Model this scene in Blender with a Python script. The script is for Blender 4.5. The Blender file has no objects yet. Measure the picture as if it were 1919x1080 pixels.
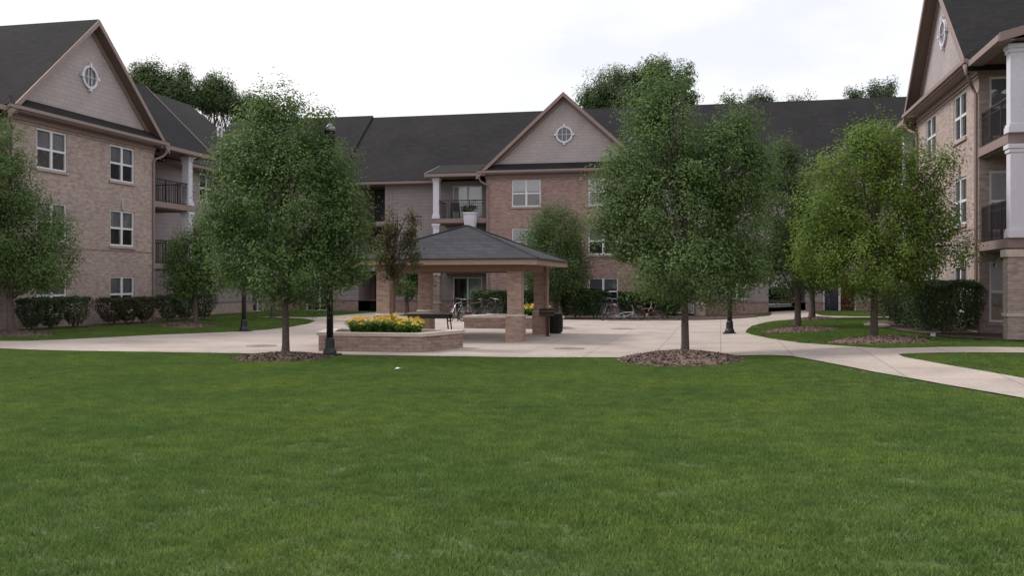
import bpy, math, random
import numpy as np
from mathutils import Vector, Matrix

random.seed(7)
rng = np.random.default_rng(7)
R = math.radians
S = bpy.context.scene
COL = S.collection

# ------------------------------------------------------------------ camera
cam = bpy.data.cameras.new("camera")
cam_o = bpy.data.objects.new("camera", cam)
COL.objects.link(cam_o)
cam_o.location = (0, 0, 1.8)
cam_o.rotation_euler = (R(90), 0, R(12.4))
cam.sensor_width = 36
cam.lens = 33.39
cam.shift_y = -11 / 1919
cam.clip_end = 3000
S.camera = cam_o

# ------------------------------------------------------------------ sky, sun, exposure
SUN_EL, SUN_AZ = 46, -82          # elevation; azimuth from +Y (north) clockwise
W = bpy.data.worlds.new("World")
S.world = W
W.use_nodes = True
wt = W.node_tree
wt.nodes.clear()
def wn(t, **k):
    n = wt.nodes.new(t)
    for a, b in k.items():
        setattr(n, a, b)
    return n
wo = wn("ShaderNodeOutputWorld")
sky = wn("ShaderNodeTexSky", sky_type='NISHITA', sun_disc=False,
         sun_elevation=R(SUN_EL), sun_rotation=R(SUN_AZ))
sky.air_density = 1.0
sky.dust_density = 2.0
bg1 = wn("ShaderNodeBackground")
bg1.inputs[1].default_value = 0.15
wt.links.new(sky.outputs[0], bg1.inputs[0])
tc = wn("ShaderNodeTexCoord")
sep = wn("ShaderNodeSeparateXYZ")
wt.links.new(tc.outputs['Generated'], sep.inputs[0])
zc = wn("ShaderNodeMath", operation='MAXIMUM')
zc.inputs[1].default_value = 0.0
wt.links.new(sep.outputs[2], zc.inputs[0])
# overcast luminance: brighter towards the zenith
lum = wn("ShaderNodeMath", operation='MULTIPLY_ADD')
lum.inputs[1].default_value = 0.1
lum.inputs[2].default_value = 1.26
wt.links.new(zc.outputs[0], lum.inputs[0])
bg2 = wn("ShaderNodeBackground")
bg2.inputs[0].default_value = (1.0, 0.985, 1.0, 1)
wt.links.new(lum.outputs[0], bg2.inputs[1])
mp = wn("ShaderNodeMapping")
mp.inputs['Scale'].default_value = (1.0, 1.0, 2.6)
mp.inputs['Location'].default_value = (0.35, 0.1, 0.3)
wt.links.new(tc.outputs['Generated'], mp.inputs[0])
nz = wn("ShaderNodeTexNoise")
nz.inputs['Scale'].default_value = 3.2
nz.inputs['Detail'].default_value = 6
nz.inputs['Roughness'].default_value = 0.5
wt.links.new(mp.outputs[0], nz.inputs['Vector'])
cr = wn("ShaderNodeValToRGB")
cr.color_ramp.elements[0].position = 0.34
cr.color_ramp.elements[0].color = (0.68, 0.68, 0.68, 1)
cr.color_ramp.elements[1].position = 0.56
cr.color_ramp.elements[1].color = (0.97, 0.97, 0.97, 1)
wt.links.new(nz.outputs['Fac'], cr.inputs[0])
mx = wn("ShaderNodeMixShader")
wt.links.new(cr.outputs[0], mx.inputs[0])
wt.links.new(bg1.outputs[0], mx.inputs[1])
wt.links.new(bg2.outputs[0], mx.inputs[2])
wt.links.new(mx.outputs[0], wo.inputs[0])

sl = bpy.data.lights.new("sun", 'SUN')
sl.energy = 2.5
sl.angle = R(13)
sl.color = (1.0, 0.95, 0.88)
so = bpy.data.objects.new("sun", sl)
COL.objects.link(so)
az, el = R(SUN_AZ), R(SUN_EL)
sd = Vector((math.sin(az) * math.cos(el), math.cos(az) * math.cos(el), math.sin(el)))
so.location = (0, 0, 40)
so.rotation_euler = sd.to_track_quat('Z', 'Y').to_euler()

S.view_settings.view_transform = 'Standard'
S.view_settings.look = 'None'
S.view_settings.exposure = -0.12
S.view_settings.gamma = 1
S.view_settings.use_curve_mapping = False
S.render.engine = 'CYCLES'
S.cycles.use_denoising = True
S.cycles.max_bounces = 6
S.cycles.transparent_max_bounces = 8
S.cycles.caustics_reflective = False
S.cycles.caustics_refractive = False

# ------------------------------------------------------------------ helpers
def ss(a, b, x):
    t = min(1.0, max(0.0, (x - a) / (b - a)))
    return t * t * (3 - 2 * t)
def gz(x, y):
    return .30 * ss(-1.5, 6, x) * ss(12, 24, y) + .12 * ss(-16, -23, x) * ss(12, 24, y)

class NT:
    """small helper round a material's node tree"""
    def __init__(s, name):
        s.m = bpy.data.materials.new(name)
        s.m.use_nodes = True
        s.t = s.m.node_tree
        s.b = s.t.nodes["Principled BSDF"]
        s.out = s.t.nodes["Material Output"]
    def n(s, t, **k):
        x = s.t.nodes.new(t)
        for a, b in k.items():
            setattr(x, a, b)
        return x
    def l(s, a, b):
        s.t.links.new(a, b)
    def noise(s, vec, scale, detail=4, rough=.55):
        x = s.n("ShaderNodeTexNoise")
        x.inputs['Scale'].default_value = scale
        x.inputs['Detail'].default_value = detail
        x.inputs['Roughness'].default_value = rough
        s.l(vec, x.inputs['Vector'])
        return x.outputs['Fac']
    def ramp(s, fac, stops):
        x = s.n("ShaderNodeValToRGB")
        e = x.color_ramp.elements
        while len(e) < len(stops):
            e.new(.5)
        for i, (p, c) in enumerate(stops):
            e[i].position = p
            e[i].color = (c[0], c[1], c[2], 1)
        s.l(fac, x.inputs[0])
        return x.outputs[0]
    def mix(s, fac, a, b, mode='MIX'):
        x = s.n("ShaderNodeMix", data_type='RGBA', blend_type=mode)
        for sock, v in ((x.inputs[0], fac), (x.inputs[6], a), (x.inputs[7], b)):
            if hasattr(v, 'is_output'):
                s.l(v, sock)
            elif isinstance(v, (int, float)):
                sock.default_value = v
            else:
                sock.default_value = (*v, 1)
        return x.outputs[2]
    def coord(s, kind='Object'):
        return s.n("ShaderNodeTexCoord").outputs[kind]
    def pos(s):
        return s.n("ShaderNodeNewGeometry").outputs['Position']
    def wallvec(s, vec):
        a = s.n("ShaderNodeSeparateXYZ"); s.l(vec, a.inputs[0])
        p = s.n("ShaderNodeMath", operation='ADD'); s.l(a.outputs[0], p.inputs[0]); s.l(a.outputs[1], p.inputs[1])
        c = s.n("ShaderNodeCombineXYZ"); s.l(p.outputs[0], c.inputs[0]); s.l(a.outputs[2], c.inputs[1])
        return c.outputs[0], a
    def bump(s, h, strength=.3, dist=.02):
        x = s.n("ShaderNodeBump")
        x.inputs['Strength'].default_value = strength
        x.inputs['Distance'].default_value = dist
        s.l(h, x.inputs['Height'])
        s.l(x.outputs[0], s.b.inputs['Normal'])
    def base(s, v):
        if hasattr(v, 'is_output'):
            s.l(v, s.b.inputs['Base Color'])
        else:
            s.b.inputs['Base Color'].default_value = (*v, 1)
    def rough(s, v):
        s.b.inputs['Roughness'].default_value = v

def plain(name, col, rough=.6, metal=0, var=.12, scale=8):
    k = NT(name)
    v = k.noise(k.coord(), scale, 5)
    lo = tuple(c * (1 - var) for c in col); hi = tuple(min(1, c * (1 + var)) for c in col)
    k.base(k.ramp(v, [(.3, lo), (.7, hi)]))
    k.rough(rough)
    k.b.inputs['Metallic'].default_value = metal
    k.bump(k.noise(k.coord(), scale * 6, 3), .08, .01)
    return k.m

def brick(name, c1, c2, mortar, bw=.2, bh=.067, tint=None):
    k = NT(name)
    vec, sepn = k.wallvec(k.coord())
    b = k.n("ShaderNodeTexBrick")
    b.inputs['Scale'].default_value = 1
    b.inputs['Brick Width'].default_value = bw
    b.inputs['Row Height'].default_value = bh
    b.inputs['Mortar Size'].default_value = .007
    b.inputs['Mortar Smooth'].default_value = .3
    b.inputs['Bias'].default_value = -.1
    b.inputs['Color1'].default_value = (*c1, 1)
    b.inputs['Color2'].default_value = (*c2, 1)
    b.inputs['Mortar'].default_value = (*mortar, 1)
    k.l(vec, b.inputs['Vector'])
    # odd darker / lighter bricks and broad weathering
    mp = k.n("ShaderNodeMapping"); mp.inputs['Scale'].default_value = (3.1, 9.3, 1); k.l(vec, mp.inputs[0])
    n1 = k.ramp(k.noise(mp.outputs[0], 1.0, 3, .7), [(.36, (.76, .74, .73)), (.5, (1, 1, 1)), (.66, (1.2, 1.17, 1.15))])
    n2 = k.ramp(k.noise(vec, .5, 4), [(.3, (.88, .88, .9)), (.7, (1.1, 1.08, 1.06))])
    c = k.mix(1.0, b.outputs[0], n1, 'MULTIPLY')
    c = k.mix(1.0, c, n2, 'MULTIPLY')
    k.base(c)
    k.rough(.9)
    k.bump(b.outputs['Fac'], -.4, .01)
    return k.m

def siding(name, col, bw=3.4, bh=.2, vary=.05, gap=.011):
    """lapped boards or shakes: every board its own tone, joints between drawn darker"""
    k = NT(name)
    vec, sp = k.wallvec(k.coord())
    b = k.n("ShaderNodeTexBrick")
    b.inputs['Scale'].default_value = 1
    b.inputs['Brick Width'].default_value = bw
    b.inputs['Row Height'].default_value = bh
    b.inputs['Mortar Size'].default_value = gap
    b.inputs['Mortar Smooth'].default_value = .6
    b.inputs['Color1'].default_value = (*[c * (1 + vary) for c in col], 1)
    b.inputs['Color2'].default_value = (*[c * (1 - vary) for c in col], 1)
    b.inputs['Mortar'].default_value = (*[c * .7 for c in col], 1)
    k.l(vec, b.inputs['Vector'])
    v = k.ramp(k.noise(vec, .9, 5), [(.3, (.9, .9, .91)), (.7, (1.08, 1.07, 1.06))])
    k.base(k.mix(1, b.outputs[0], v, 'MULTIPLY'))
    m = k.n("ShaderNodeMath", operation='MULTIPLY'); m.inputs[1].default_value = 1 / bh
    k.l(sp.outputs[2], m.inputs[0])
    fr = k.n("ShaderNodeMath", operation='FRACT'); k.l(m.outputs[0], fr.inputs[0])
    k.bump(fr.outputs[0], -.9, .03)
    k.rough(.7)
    return k.m

def shingle(name, col):
    k = NT(name)
    vec, sp = k.wallvec(k.coord())
    b = k.n("ShaderNodeTexBrick")
    b.inputs['Scale'].default_value = 1
    b.inputs['Brick Width'].default_value = .3
    b.inputs['Row Height'].default_value = .105
    b.inputs['Mortar Size'].default_value = .008
    b.inputs['Mortar Smooth'].default_value = .5
    b.inputs['Color1'].default_value = (*[c * 1.18 for c in col], 1)
    b.inputs['Color2'].default_value = (*[c * .84 for c in col], 1)
    b.inputs['Mortar'].default_value = (*[c * .55 for c in col], 1)
    k.l(vec, b.inputs['Vector'])
    n = k.ramp(k.noise(k.coord(), 26, 3), [(.3, (.75, .75, .76)), (.7, (1.25, 1.24, 1.24))])
    n2 = k.ramp(k.noise(k.coord(), .45, 4), [(.3, (.78, .82, .84)), (.7, (1.2, 1.16, 1.14))])
    c = k.mix(1.0, b.outputs[0], n, 'MULTIPLY')
    k.base(k.mix(1.0, c, n2, 'MULTIPLY'))
    k.rough(.95)
    k.b.inputs['Specular IOR Level'].default_value = .25
    k.bump(b.outputs['Fac'], -.4, .015)
    return k.m

def leafmat(name, dark, mid, light, trans=.3):
    k = NT(name)
    g = k.n("ShaderNodeNewGeometry")
    c = k.ramp(g.outputs['Random Per Island'], [(0.0, dark), (.55, mid), (1.0, light)])
    n = k.ramp(k.noise(k.coord(), 1.7, 3), [(.3, (.74, .78, .82)), (.7, (1.32, 1.26, 1.12))])
    c = k.mix(1.0, c, n, 'MULTIPLY')
    k.base(c)
    k.rough(.5)
    k.b.inputs['Specular IOR Level'].default_value = .22
    tr = k.n("ShaderNodeBsdfTranslucent"); k.l(c, tr.inputs[0])
    mxs = k.n("ShaderNodeMixShader"); mxs.inputs[0].default_value = trans
    k.l(k.b.outputs[0], mxs.inputs[1]); k.l(tr.outputs[0], mxs.inputs[2])
    k.l(mxs.outputs[0], k.out.inputs[0])
    return k.m

def glassmat(name, tint=(.9, .92, .95), refl=.5):
    k = NT(name)
    t = k.n("ShaderNodeBsdfTransparent"); t.inputs[0].default_value = (*tint, 1)
    g = k.n("ShaderNodeBsdfGlossy"); g.inputs['Roughness'].default_value = .03
    f = k.n("ShaderNodeFresnel"); f.inputs[0].default_value = 1.5
    ad = k.n("ShaderNodeMath", operation='MULTIPLY_ADD'); ad.inputs[1].default_value = 1.2; ad.inputs[2].default_value = refl * .2
    ad.use_clamp = True
    k.l(f.outputs[0], ad.inputs[0])
    x = k.n("ShaderNodeMixShader"); k.l(ad.outputs[0], x.inputs[0])
    k.l(t.outputs[0], x.inputs[1]); k.l(g.outputs[0], x.inputs[2])
    k.l(x.outputs[0], k.out.inputs[0])
    return k.m

M = {}
M['brick_tan'] = brick("tan_brick", (.405, .325, .30), (.33, .255, .235), (.42, .355, .33))
M['brick_red'] = brick("red_brick", (.37, .245, .22), (.295, .185, .165), (.37, .285, .275))
M['brick_gold'] = brick("gazebo_brick", (.42, .30, .245), (.345, .235, .19), (.40, .32, .28))
M['block'] = brick("planter_block", (.36, .265, .23), (.28, .20, .17), (.2, .15, .13), .3, .095)
M['stone_cap'] = plain("stone_cap", (.55, .47, .41), .85, var=.1)
M['siding'] = siding("grey_beige_siding", (.325, .28, .285))
M['shake'] = siding("gable_siding", (.40, .345, .35), .26, .17, .05, .010)
M['shingle'] = shingle("roof_shingle", (.0205, .0195, .0215))
M['shingle_grey'] = shingle("gazebo_shingle", (.050, .050, .058))
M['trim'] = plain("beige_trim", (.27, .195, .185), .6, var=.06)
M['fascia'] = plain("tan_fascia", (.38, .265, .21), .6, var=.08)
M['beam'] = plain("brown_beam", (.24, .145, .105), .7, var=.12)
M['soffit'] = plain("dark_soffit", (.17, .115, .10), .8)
M['white'] = plain("white_paint", (.68, .66, .74), .5, var=.05)
M['frame'] = plain("window_white", (.74, .73, .76), .45, var=.04)
M['sill'] = plain("sill_stone", (.40, .33, .32), .85)
M['glass'] = glassmat("window_glass")
M['screen'] = plain("insect_screen", (.035, .03, .038), .5)
M['blind'] = plain("window_blind", (.42, .43, .47), .8, var=.08, scale=3)
M['room'] = plain("unlit_room_sheet", (.03, .026, .032), .9)  # darkness of the unlit interior, put into the colour
M['curtain'] = plain("white_curtain", (.72, .70, .74), .9, var=.1, scale=5)
M['blue'] = plain("blue_curtain", (.05, .055, .16), .8)
M['redcloth'] = plain("red_curtain", (.28, .045, .035), .8)
M['black'] = plain("black_metal", (.018, .017, .022), .4, .2)
M['rail'] = plain("railing_metal", (.028, .022, .028), .5)
M['bark'] = plain("bark", (.105, .08, .072), .95, var=.35, scale=14)
M['bark_red'] = plain("maple_bark", (.12, .08, .065), .9, var=.3, scale=14)
M['soil'] = plain("planting_soil", (.06, .042, .032), .95, var=.4)
M['metal'] = plain("grey_metal", (.28, .27, .28), .4, .6)
M['rust'] = plain("brown_grill_metal", (.075, .04, .035), .7, .2)
M['rubber'] = plain("rubber", (.02, .02, .021), .85)
M['wood'] = plain("table_grey", (.30, .25, .24), .7)
M['cover'] = plain("cast_iron", (.25, .205, .185), .8)
M['carpaint'] = plain("dark_car_paint", (.02, .02, .028), .25, .1, var=.03)
M['lens'] = plain("pale_lens", (.5, .5, .48), .2)
M['plaster'] = plain("pale_wall", (.62, .62, .64), .8)
M['paper'] = plain("paper", (.8, .8, .8), .8)
M['pear'] = leafmat("pear_leaf", (.088, .150, .052), (.128, .206, .070), (.195, .27, .105), .45)
M['pear_dark'] = leafmat("pear_leaf_dark", (.064, .115, .042), (.096, .158, .054), (.15, .205, .084), .45)
M['pear_lime'] = leafmat("pear_leaf_lime", (.108, .175, .030), (.158, .245, .046), (.23, .31, .085), .45)
M['maple'] = leafmat("maple_leaf", (.085, .055, .035), (.09, .095, .04), (.12, .135, .05), .4)
M['oak'] = leafmat("oak_leaf", (.066, .110, .048), (.10, .152, .064), (.15, .20, .09), .45)
M['birch'] = leafmat("pale_leaf", (.05, .085, .05), (.09, .13, .075), (.14, .18, .11))
M['yew'] = leafmat("yew_leaf", (.024, .052, .021), (.048, .084, .033), (.085, .125, .05), .25)
M['box'] = leafmat("boxwood_leaf", (.026, .05, .018), (.05, .085, .028), (.09, .125, .045), .2)
M['bronze'] = leafmat("barberry_leaf", (.034, .042, .018), (.055, .06, .024), (.085, .085, .034), .2)
M['lilyleaf'] = leafmat("lily_leaf", (.06, .13, .02), (.11, .20, .035), (.19, .28, .06), .35)
M['lily'] = leafmat("lily_petal", (.72, .30, .05), (.80, .52, .07), (.85, .70, .22), .25)

# grass, concrete, mulch
k = NT("grass_blade")
g = k.n("ShaderNodeNewGeometry")
c = k.ramp(g.outputs['Random Per Island'], [(0, (.098, .162, .044)), (.5, (.140, .222, .060)), (.93, (.182, .264, .079)), (1, (.26, .27, .13))])
n1 = k.ramp(k.noise(g.outputs['Position'], .55, 4), [(.32, (.76, .86, .9)), (.52, (1, 1, 1)), (.70, (1.18, 1.13, .98))])
n2 = k.ramp(k.noise(g.outputs['Position'], 3.5, 3), [(.3, (.76, .78, .8)), (.72, (1.26, 1.22, 1.15))])
n3 = k.ramp(k.noise(g.outputs['Position'], .22, 2), [(.40, (1, 1, 1)), (.75, (1.12, 1.05, .95))])
c = k.mix(1, c, n1, 'MULTIPLY'); c = k.mix(1, c, n2, 'MULTIPLY'); c = k.mix(1, c, n3, 'MULTIPLY')
k.base(c); k.rough(.85); k.b.inputs['Specular IOR Level'].default_value = .06
tr = k.n("ShaderNodeBsdfTranslucent"); k.l(c, tr.inputs[0])
x = k.n("ShaderNodeMixShader"); x.inputs[0].default_value = .3
k.l(k.b.outputs[0], x.inputs[1]); k.l(tr.outputs[0], x.inputs[2]); k.l(x.outputs[0], k.out.inputs[0])
M['blade'] = k.m
k = NT("turf_ground")
p = k.pos()
c = k.ramp(k.noise(p, 1.2, 6), [(.3, (.055, .085, .022)), (.7, (.085, .12, .034))])
c = k.mix(1, c, k.ramp(k.noise(p, 25, 3), [(.3, (.7, .7, .7)), (.7, (1.3, 1.3, 1.3))]), 'MULTIPLY')
k.base(c); k.rough(.95); k.bump(k.noise(p, 40, 3), .6, .03)
M['turf'] = k.m
k = NT("concrete")
p = k.pos()
b = k.n("ShaderNodeTexBrick"); b.offset = 0
b.inputs['Scale'].default_value = 1; b.inputs['Brick Width'].default_value = 1.6; b.inputs['Row Height'].default_value = 1.6
b.inputs['Mortar Size'].default_value = .014; b.inputs['Mortar Smooth'].default_value = .4
b.inputs['Color1'].default_value = (.445, .375, .335, 1); b.inputs['Color2'].default_value = (.405, .345, .312, 1); b.inputs['Mortar'].default_value = (.24, .195, .175, 1)
k.l(p, b.inputs['Vector'])
c = k.mix(1, b.outputs[0], k.ramp(k.noise(p, .7, 6, .6), [(.3, (.78, .77, .77)), (.55, (1, 1, 1)), (.75, (1.1, 1.1, 1.1))]), 'MULTIPLY')
c = k.mix(1, c, k.ramp(k.noise(p, 14, 4), [(.3, (.9, .9, .9)), (.7, (1.1, 1.1, 1.1))]), 'MULTIPLY')
k.base(c); k.rough(.9); k.bump(k.noise(p, 60, 3), .15, .01)
M['concrete'] = k.m
k = NT("wood_mulch")
g = k.n("ShaderNodeNewGeometry")
c = k.ramp(g.outputs['Random Per Island'], [(0, (.07, .045, .038)), (.5, (.145, .097, .08)), (.9, (.22, .155, .13)), (1, (.38, .30, .26))])
k.base(c); k.rough(.95)
M['mulch'] = k.m
k = NT("mulch_base")
p = k.pos()
k.base(k.ramp(k.noise(p, 18, 4), [(.3, (.05, .034, .028)), (.7, (.15, .10, .082))])); k.rough(.95); k.bump(k.noise(p, 30, 3), .8, .05)
M['mulch_base'] = k.m

class MB:
    """collects geometry for ONE mesh object"""
    def __init__(s):
        s.v = []; s.f = []
    def poly(s, pts):
        i = len(s.v); s.v += [tuple(p) for p in pts]; s.f.append(tuple(range(i, i + len(pts))))
    def hexa(s, p):      # 8 points: bottom 0-3, top 4-7
        i = len(s.v); s.v += [tuple(q) for q in p]
        for a in ((3, 2, 1, 0), (4, 5, 6, 7), (0, 1, 5, 4), (1, 2, 6, 5), (2, 3, 7, 6), (3, 0, 4, 7)):
            s.f.append(tuple(i + j for j in a))
    def box(s, x0, x1, y0, y1, z0, z1):
        s.hexa([(x0, y0, z0), (x1, y0, z0), (x1, y1, z0), (x0, y1, z0), (x0, y0, z1), (x1, y0, z1), (x1, y1, z1), (x0, y1, z1)])
    def boxP(s, P, u0, u1, v0, v1, n0, n1):
        s.hexa([P(u0, v0, n1), P(u1, v0, n1), P(u1, v0, n0), P(u0, v0, n0), P(u0, v1, n1), P(u1, v1, n1), P(u1, v1, n0), P(u0, v1, n0)])
    def prism(s, pts, z0, z1):
        n = len(pts); i = len(s.v)
        s.v += [(a, b, z0) for a, b in pts] + [(a, b, z1) for a, b in pts]
        s.f.append(tuple(range(i + n - 1, i - 1, -1))); s.f.append(tuple(range(i + n, i + 2 * n)))
        for j in range(n):
            q = (j + 1) % n
            s.f.append((i + j, i + q, i + n + q, i + n + j))
    def extr(s, pts, d):     # polygon (3d points) extruded by vector d
        n = len(pts); i = len(s.v); d = Vector(d)
        s.v += [tuple(p) for p in pts] + [tuple(Vector(p) + d) for p in pts]
        s.f.append(tuple(range(i + n - 1, i - 1, -1))); s.f.append(tuple(range(i + n, i + 2 * n)))
        for j in range(n):
            q = (j + 1) % n
            s.f.append((i + j, i + q, i + n + q, i + n + j))
    def tube(s, pts, rad, seg=8, caps=True):
        pts = [Vector(p) for p in pts]
        if not isinstance(rad, (list, tuple)):
            rad = [rad] * len(pts)
        i = len(s.v); up = None
        for j, p in enumerate(pts):
            t = (pts[min(j + 1, len(pts) - 1)] - pts[max(j - 1, 0)]).normalized()
            if up is None:
                up = Vector((0, 0, 1)) if abs(t.z) < .9 else Vector((1, 0, 0))
            a = t.cross(up).normalized(); b = a.cross(t).normalized(); up = b
            for q in range(seg):
                w = 2 * math.pi * q / seg
                s.v.append(tuple(p + rad[j] * (math.cos(w) * a + math.sin(w) * b)))
        for j in range(len(pts) - 1):
            for q in range(seg):
                q2 = (q + 1) % seg
                s.f.append((i + j * seg + q, i + (j + 1) * seg + q, i + (j + 1) * seg + q2, i + j * seg + q2))
        if caps:
            s.f.append(tuple(i + q for q in range(seg)))
            s.f.append(tuple(i + (len(pts) - 1) * seg + q for q in range(seg - 1, -1, -1)))
    def lathe(s, prof, cx=0, cy=0, seg=16, rot=0):
        i = len(s.v)
        for (r, z) in prof:
            for q in range(seg):
                w = 2 * math.pi * q / seg + rot
                s.v.append((cx + r * math.cos(w), cy + r * math.sin(w), z))
        for j in range(len(prof) - 1):
            for q in range(seg):
                q2 = (q + 1) % seg
                s.f.append((i + j * seg + q, i + j * seg + q2, i + (j + 1) * seg + q2, i + (j + 1) * seg + q))
        s.f.append(tuple(i + q for q in range(seg - 1, -1, -1)))
        s.f.append(tuple(i + (len(prof) - 1) * seg + q for q in range(seg)))
    def ring(s, R0, R1, c, ax1, ax2, seg=24, th=None):   # flat annulus extruded along th
        c = Vector(c); a = Vector(ax1); b = Vector(ax2); th = Vector(th)
        i = len(s.v)
        for q in range(seg):
            w = 2 * math.pi * q / seg
            e = math.cos(w) * a + math.sin(w) * b
            for r_, t_ in ((R0, 0), (R1, 0), (R1, 1), (R0, 1)):
                s.v.append(tuple(c + e * r_ + th * t_))
        for q in range(seg):
            q2 = (q + 1) % seg
            for j in range(4):
                j2 = (j + 1) % 4
                s.f.append((i + q * 4 + j, i + q * 4 + j2, i + q2 * 4 + j2, i + q2 * 4 + j))
    def build(s, name, mat, parent=None, smooth=False, bevel=0):
        me = bpy.data.meshes.new(name)
        me.from_pydata(s.v, [], s.f)
        me.update()
        me.materials.append(mat)
        if smooth:
            me.polygons.foreach_set('use_smooth', [True] * len(me.polygons))
        o = bpy.data.objects.new(name, me)
        COL.objects.link(o)
        if parent:
            o.parent = parent
        if bevel:
            b = o.modifiers.new('bevel', 'BEVEL'); b.width = bevel; b.segments = 2; b.limit_method = 'ANGLE'
        return o

def tag(o, label=None, cat=None, group=None, kind=None):
    for a, b in (('label', label), ('category', cat), ('group', group), ('kind', kind)):
        if b:
            o[a] = b
    return o
def empty(name, loc, rz=0, label=None, cat=None, group=None):
    o = bpy.data.objects.new(name, None)
    COL.objects.link(o)
    o.empty_display_size = .2
    o.location = loc
    o.rotation_euler = (0, 0, rz)
    return tag(o, label, cat, group)
def copy_tree(o, parent=None):
    c = o.copy()
    COL.objects.link(c)
    if parent:
        c.parent = parent
    for ch in list(o.children):
        copy_tree(ch, c)
    return c

def inpoly(x, y, poly):
    r = False
    n = len(poly)
    j = n - 1
    for i in range(n):
        xi, yi = poly[i]; xj, yj = poly[j]
        if (yi > y) != (yj > y) and x < (xj - xi) * (y - yi) / (yj - yi) + xi:
            r = not r
        j = i
    return r
def edge_dist(x, y, poly):
    best = 1e9
    for i in range(len(poly)):
        ax, ay = poly[i - 1]; bx, by = poly[i]
        dx, dy = bx - ax, by - ay
        t = max(0, min(1, ((x - ax) * dx + (y - ay) * dy) / (dx * dx + dy * dy + 1e-9)))
        best = min(best, math.hypot(x - ax - t * dx, y - ay - t * dy))
    return best

# ------------------------------------------------------------------ ground
def axis(lo, hi, far, step):
    a = list(np.arange(lo, hi + .01, step))
    d = step
    left = []; v = lo
    while v > -far:
        d *= 1.6; v -= d; left.append(v)
    right = []; v = hi; d = step
    while v < far:
        d *= 1.6; v += d; right.append(v)
    return left[::-1] + a + right
gx = axis(-30, 14, 900, .5); gy = axis(2, 70, 900, .5)
gm = MB()
gm.v = [(x, y, gz(x, y)) for y in gy for x in gx]
nx = len(gx)
gm.f = [(j * nx + i, j * nx + i + 1, (j + 1) * nx + i + 1, (j + 1) * nx + i) for j in range(len(gy) - 1) for i in range(nx - 1)]
tag(gm.build('ground', M['turf']), kind='structure')

import bmesh
def smooth_poly(p, n=2):
    return p
PLAZA = [(-60, 21.35), (-18.5, 21.5), (-14, 21.62), (-9.5, 21.75), (-4.8, 21.95), (-1.9, 22.5), (-.4, 22.9), (.5, 22.98), (1.1, 22.85), (1.55, 22.4),
         (2.14, 20.6), (2.8, 18.67), (3.67, 16.8), (4.42, 15.4), (6.2, 12.4), (9.5, 7.6), (11.5, 8.6), (8, 13.2), (6.1, 15.9), (5.05, 17.75), (4.27, 19.6), (3.75, 21.2), (3.75, 21.9), (4.3, 22.02),
         (6.3, 22.0), (26, 22.0), (26, 23.55), (6.7, 23.5), (4.3, 23.4), (3.7, 23.5), (3.15, 24.4), (2.08, 26.6), (1.4, 29.3), (.98, 31.6), (.82, 33.2), (.9, 34.8), (1.18, 37.9), (1.8, 40.4),
         (2.4, 41.5), (3.2, 41.95), (8.4, 41.9), (8.4, 43.0), (5.6, 43.1), (4.55, 44.4), (4.4, 46), (4.4, 52), (4.4, 63), (2.55, 63), (2.55, 50), (2.3, 47.3), (1.2, 45.9), (-.3, 45.1), (-3.6, 44.6),
         (-8.7, 44.3), (-13, 44.4), (-15.6, 46), (-16.9, 48.4), (-17.2, 52.5), (-19.3, 52.5), (-19.3, 44.2), (-19.6, 42.9), (-21.4, 42.5), (-21.5, 41.7), (-19.4, 41.9),
         (-18.0, 40.3), (-17.1, 37.6), (-16.6, 34.8), (-16.5, 32.6), (-16.9, 30.9), (-17.7, 29.3), (-18.3, 27.9), (-19.1, 25.3), (-19.7, 23.9), (-20.6, 23.35), (-60, 23.2)]
def sheet(name, poly, dz, mat):
    bm = bmesh.new()
    vs = [bm.verts.new((x, y, 0)) for x, y in poly]
    bm.faces.new(vs)
    bm.normal_update()
    bmesh.ops.triangulate(bm, faces=bm.faces[:])
    for _ in range(9):
        e = [e for e in bm.edges if e.calc_length() > 1.2]
        if not e:
            break
        bmesh.ops.subdivide_edges(bm, edges=e, cuts=1)
        bmesh.ops.triangulate(bm, faces=bm.faces[:])
    for v in bm.verts:
        v.co.z = gz(v.co.x, v.co.y) + dz
    bmesh.ops.recalc_face_normals(bm, faces=bm.faces[:])
    me = bpy.data.meshes.new(name)
    bm.to_mesh(me); bm.free()
    if me.polygons and me.polygons[0].normal.z < 0:
        me.flip_normals()
    me.materials.append(mat)
    o = bpy.data.objects.new(name, me)
    COL.objects.link(o)
    return o
pl = sheet('plaza', PLAZA, .025, M['concrete'])
tag(pl, kind='structure')
road = [(-60, 63.2), (60, 63.2), (60, 90), (-60, 90)]
k = NT("asphalt"); p = k.pos()
k.base(k.ramp(k.noise(p, 9, 5), [(.3, (.045, .045, .047)), (.7, (.075, .073, .073))])); k.rough(.9)
M['asphalt'] = k.m
tag(sheet('car_park', road, .03, M['asphalt']), kind='structure')
# planting beds of bark along the buildings
BEDS = [[(-26, 28), (-23.0, 28), (-22.75, 33), (-22.1, 37), (-22.2, 39.6), (-26, 39.6)],
        [(9, 24.2), (6.0, 27.2), (5.3, 31), (5.2, 37.5), (9, 39.5)],
        [(-13.2, 45.2), (-8.7, 44.9), (-3.6, 45.2), (-.6, 45.7), (1.6, 46.8), (2.0, 50.6), (-13.2, 50.6)],
        [(-16.3, 48.4), (-15.4, 46.6), (-13.4, 45.3), (-13.2, 50.6), (-16.4, 52.4)]]
for bp in BEDS:
    tag(sheet('bark_mulch', bp, .035, M['mulch_base']), kind='structure')

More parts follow.
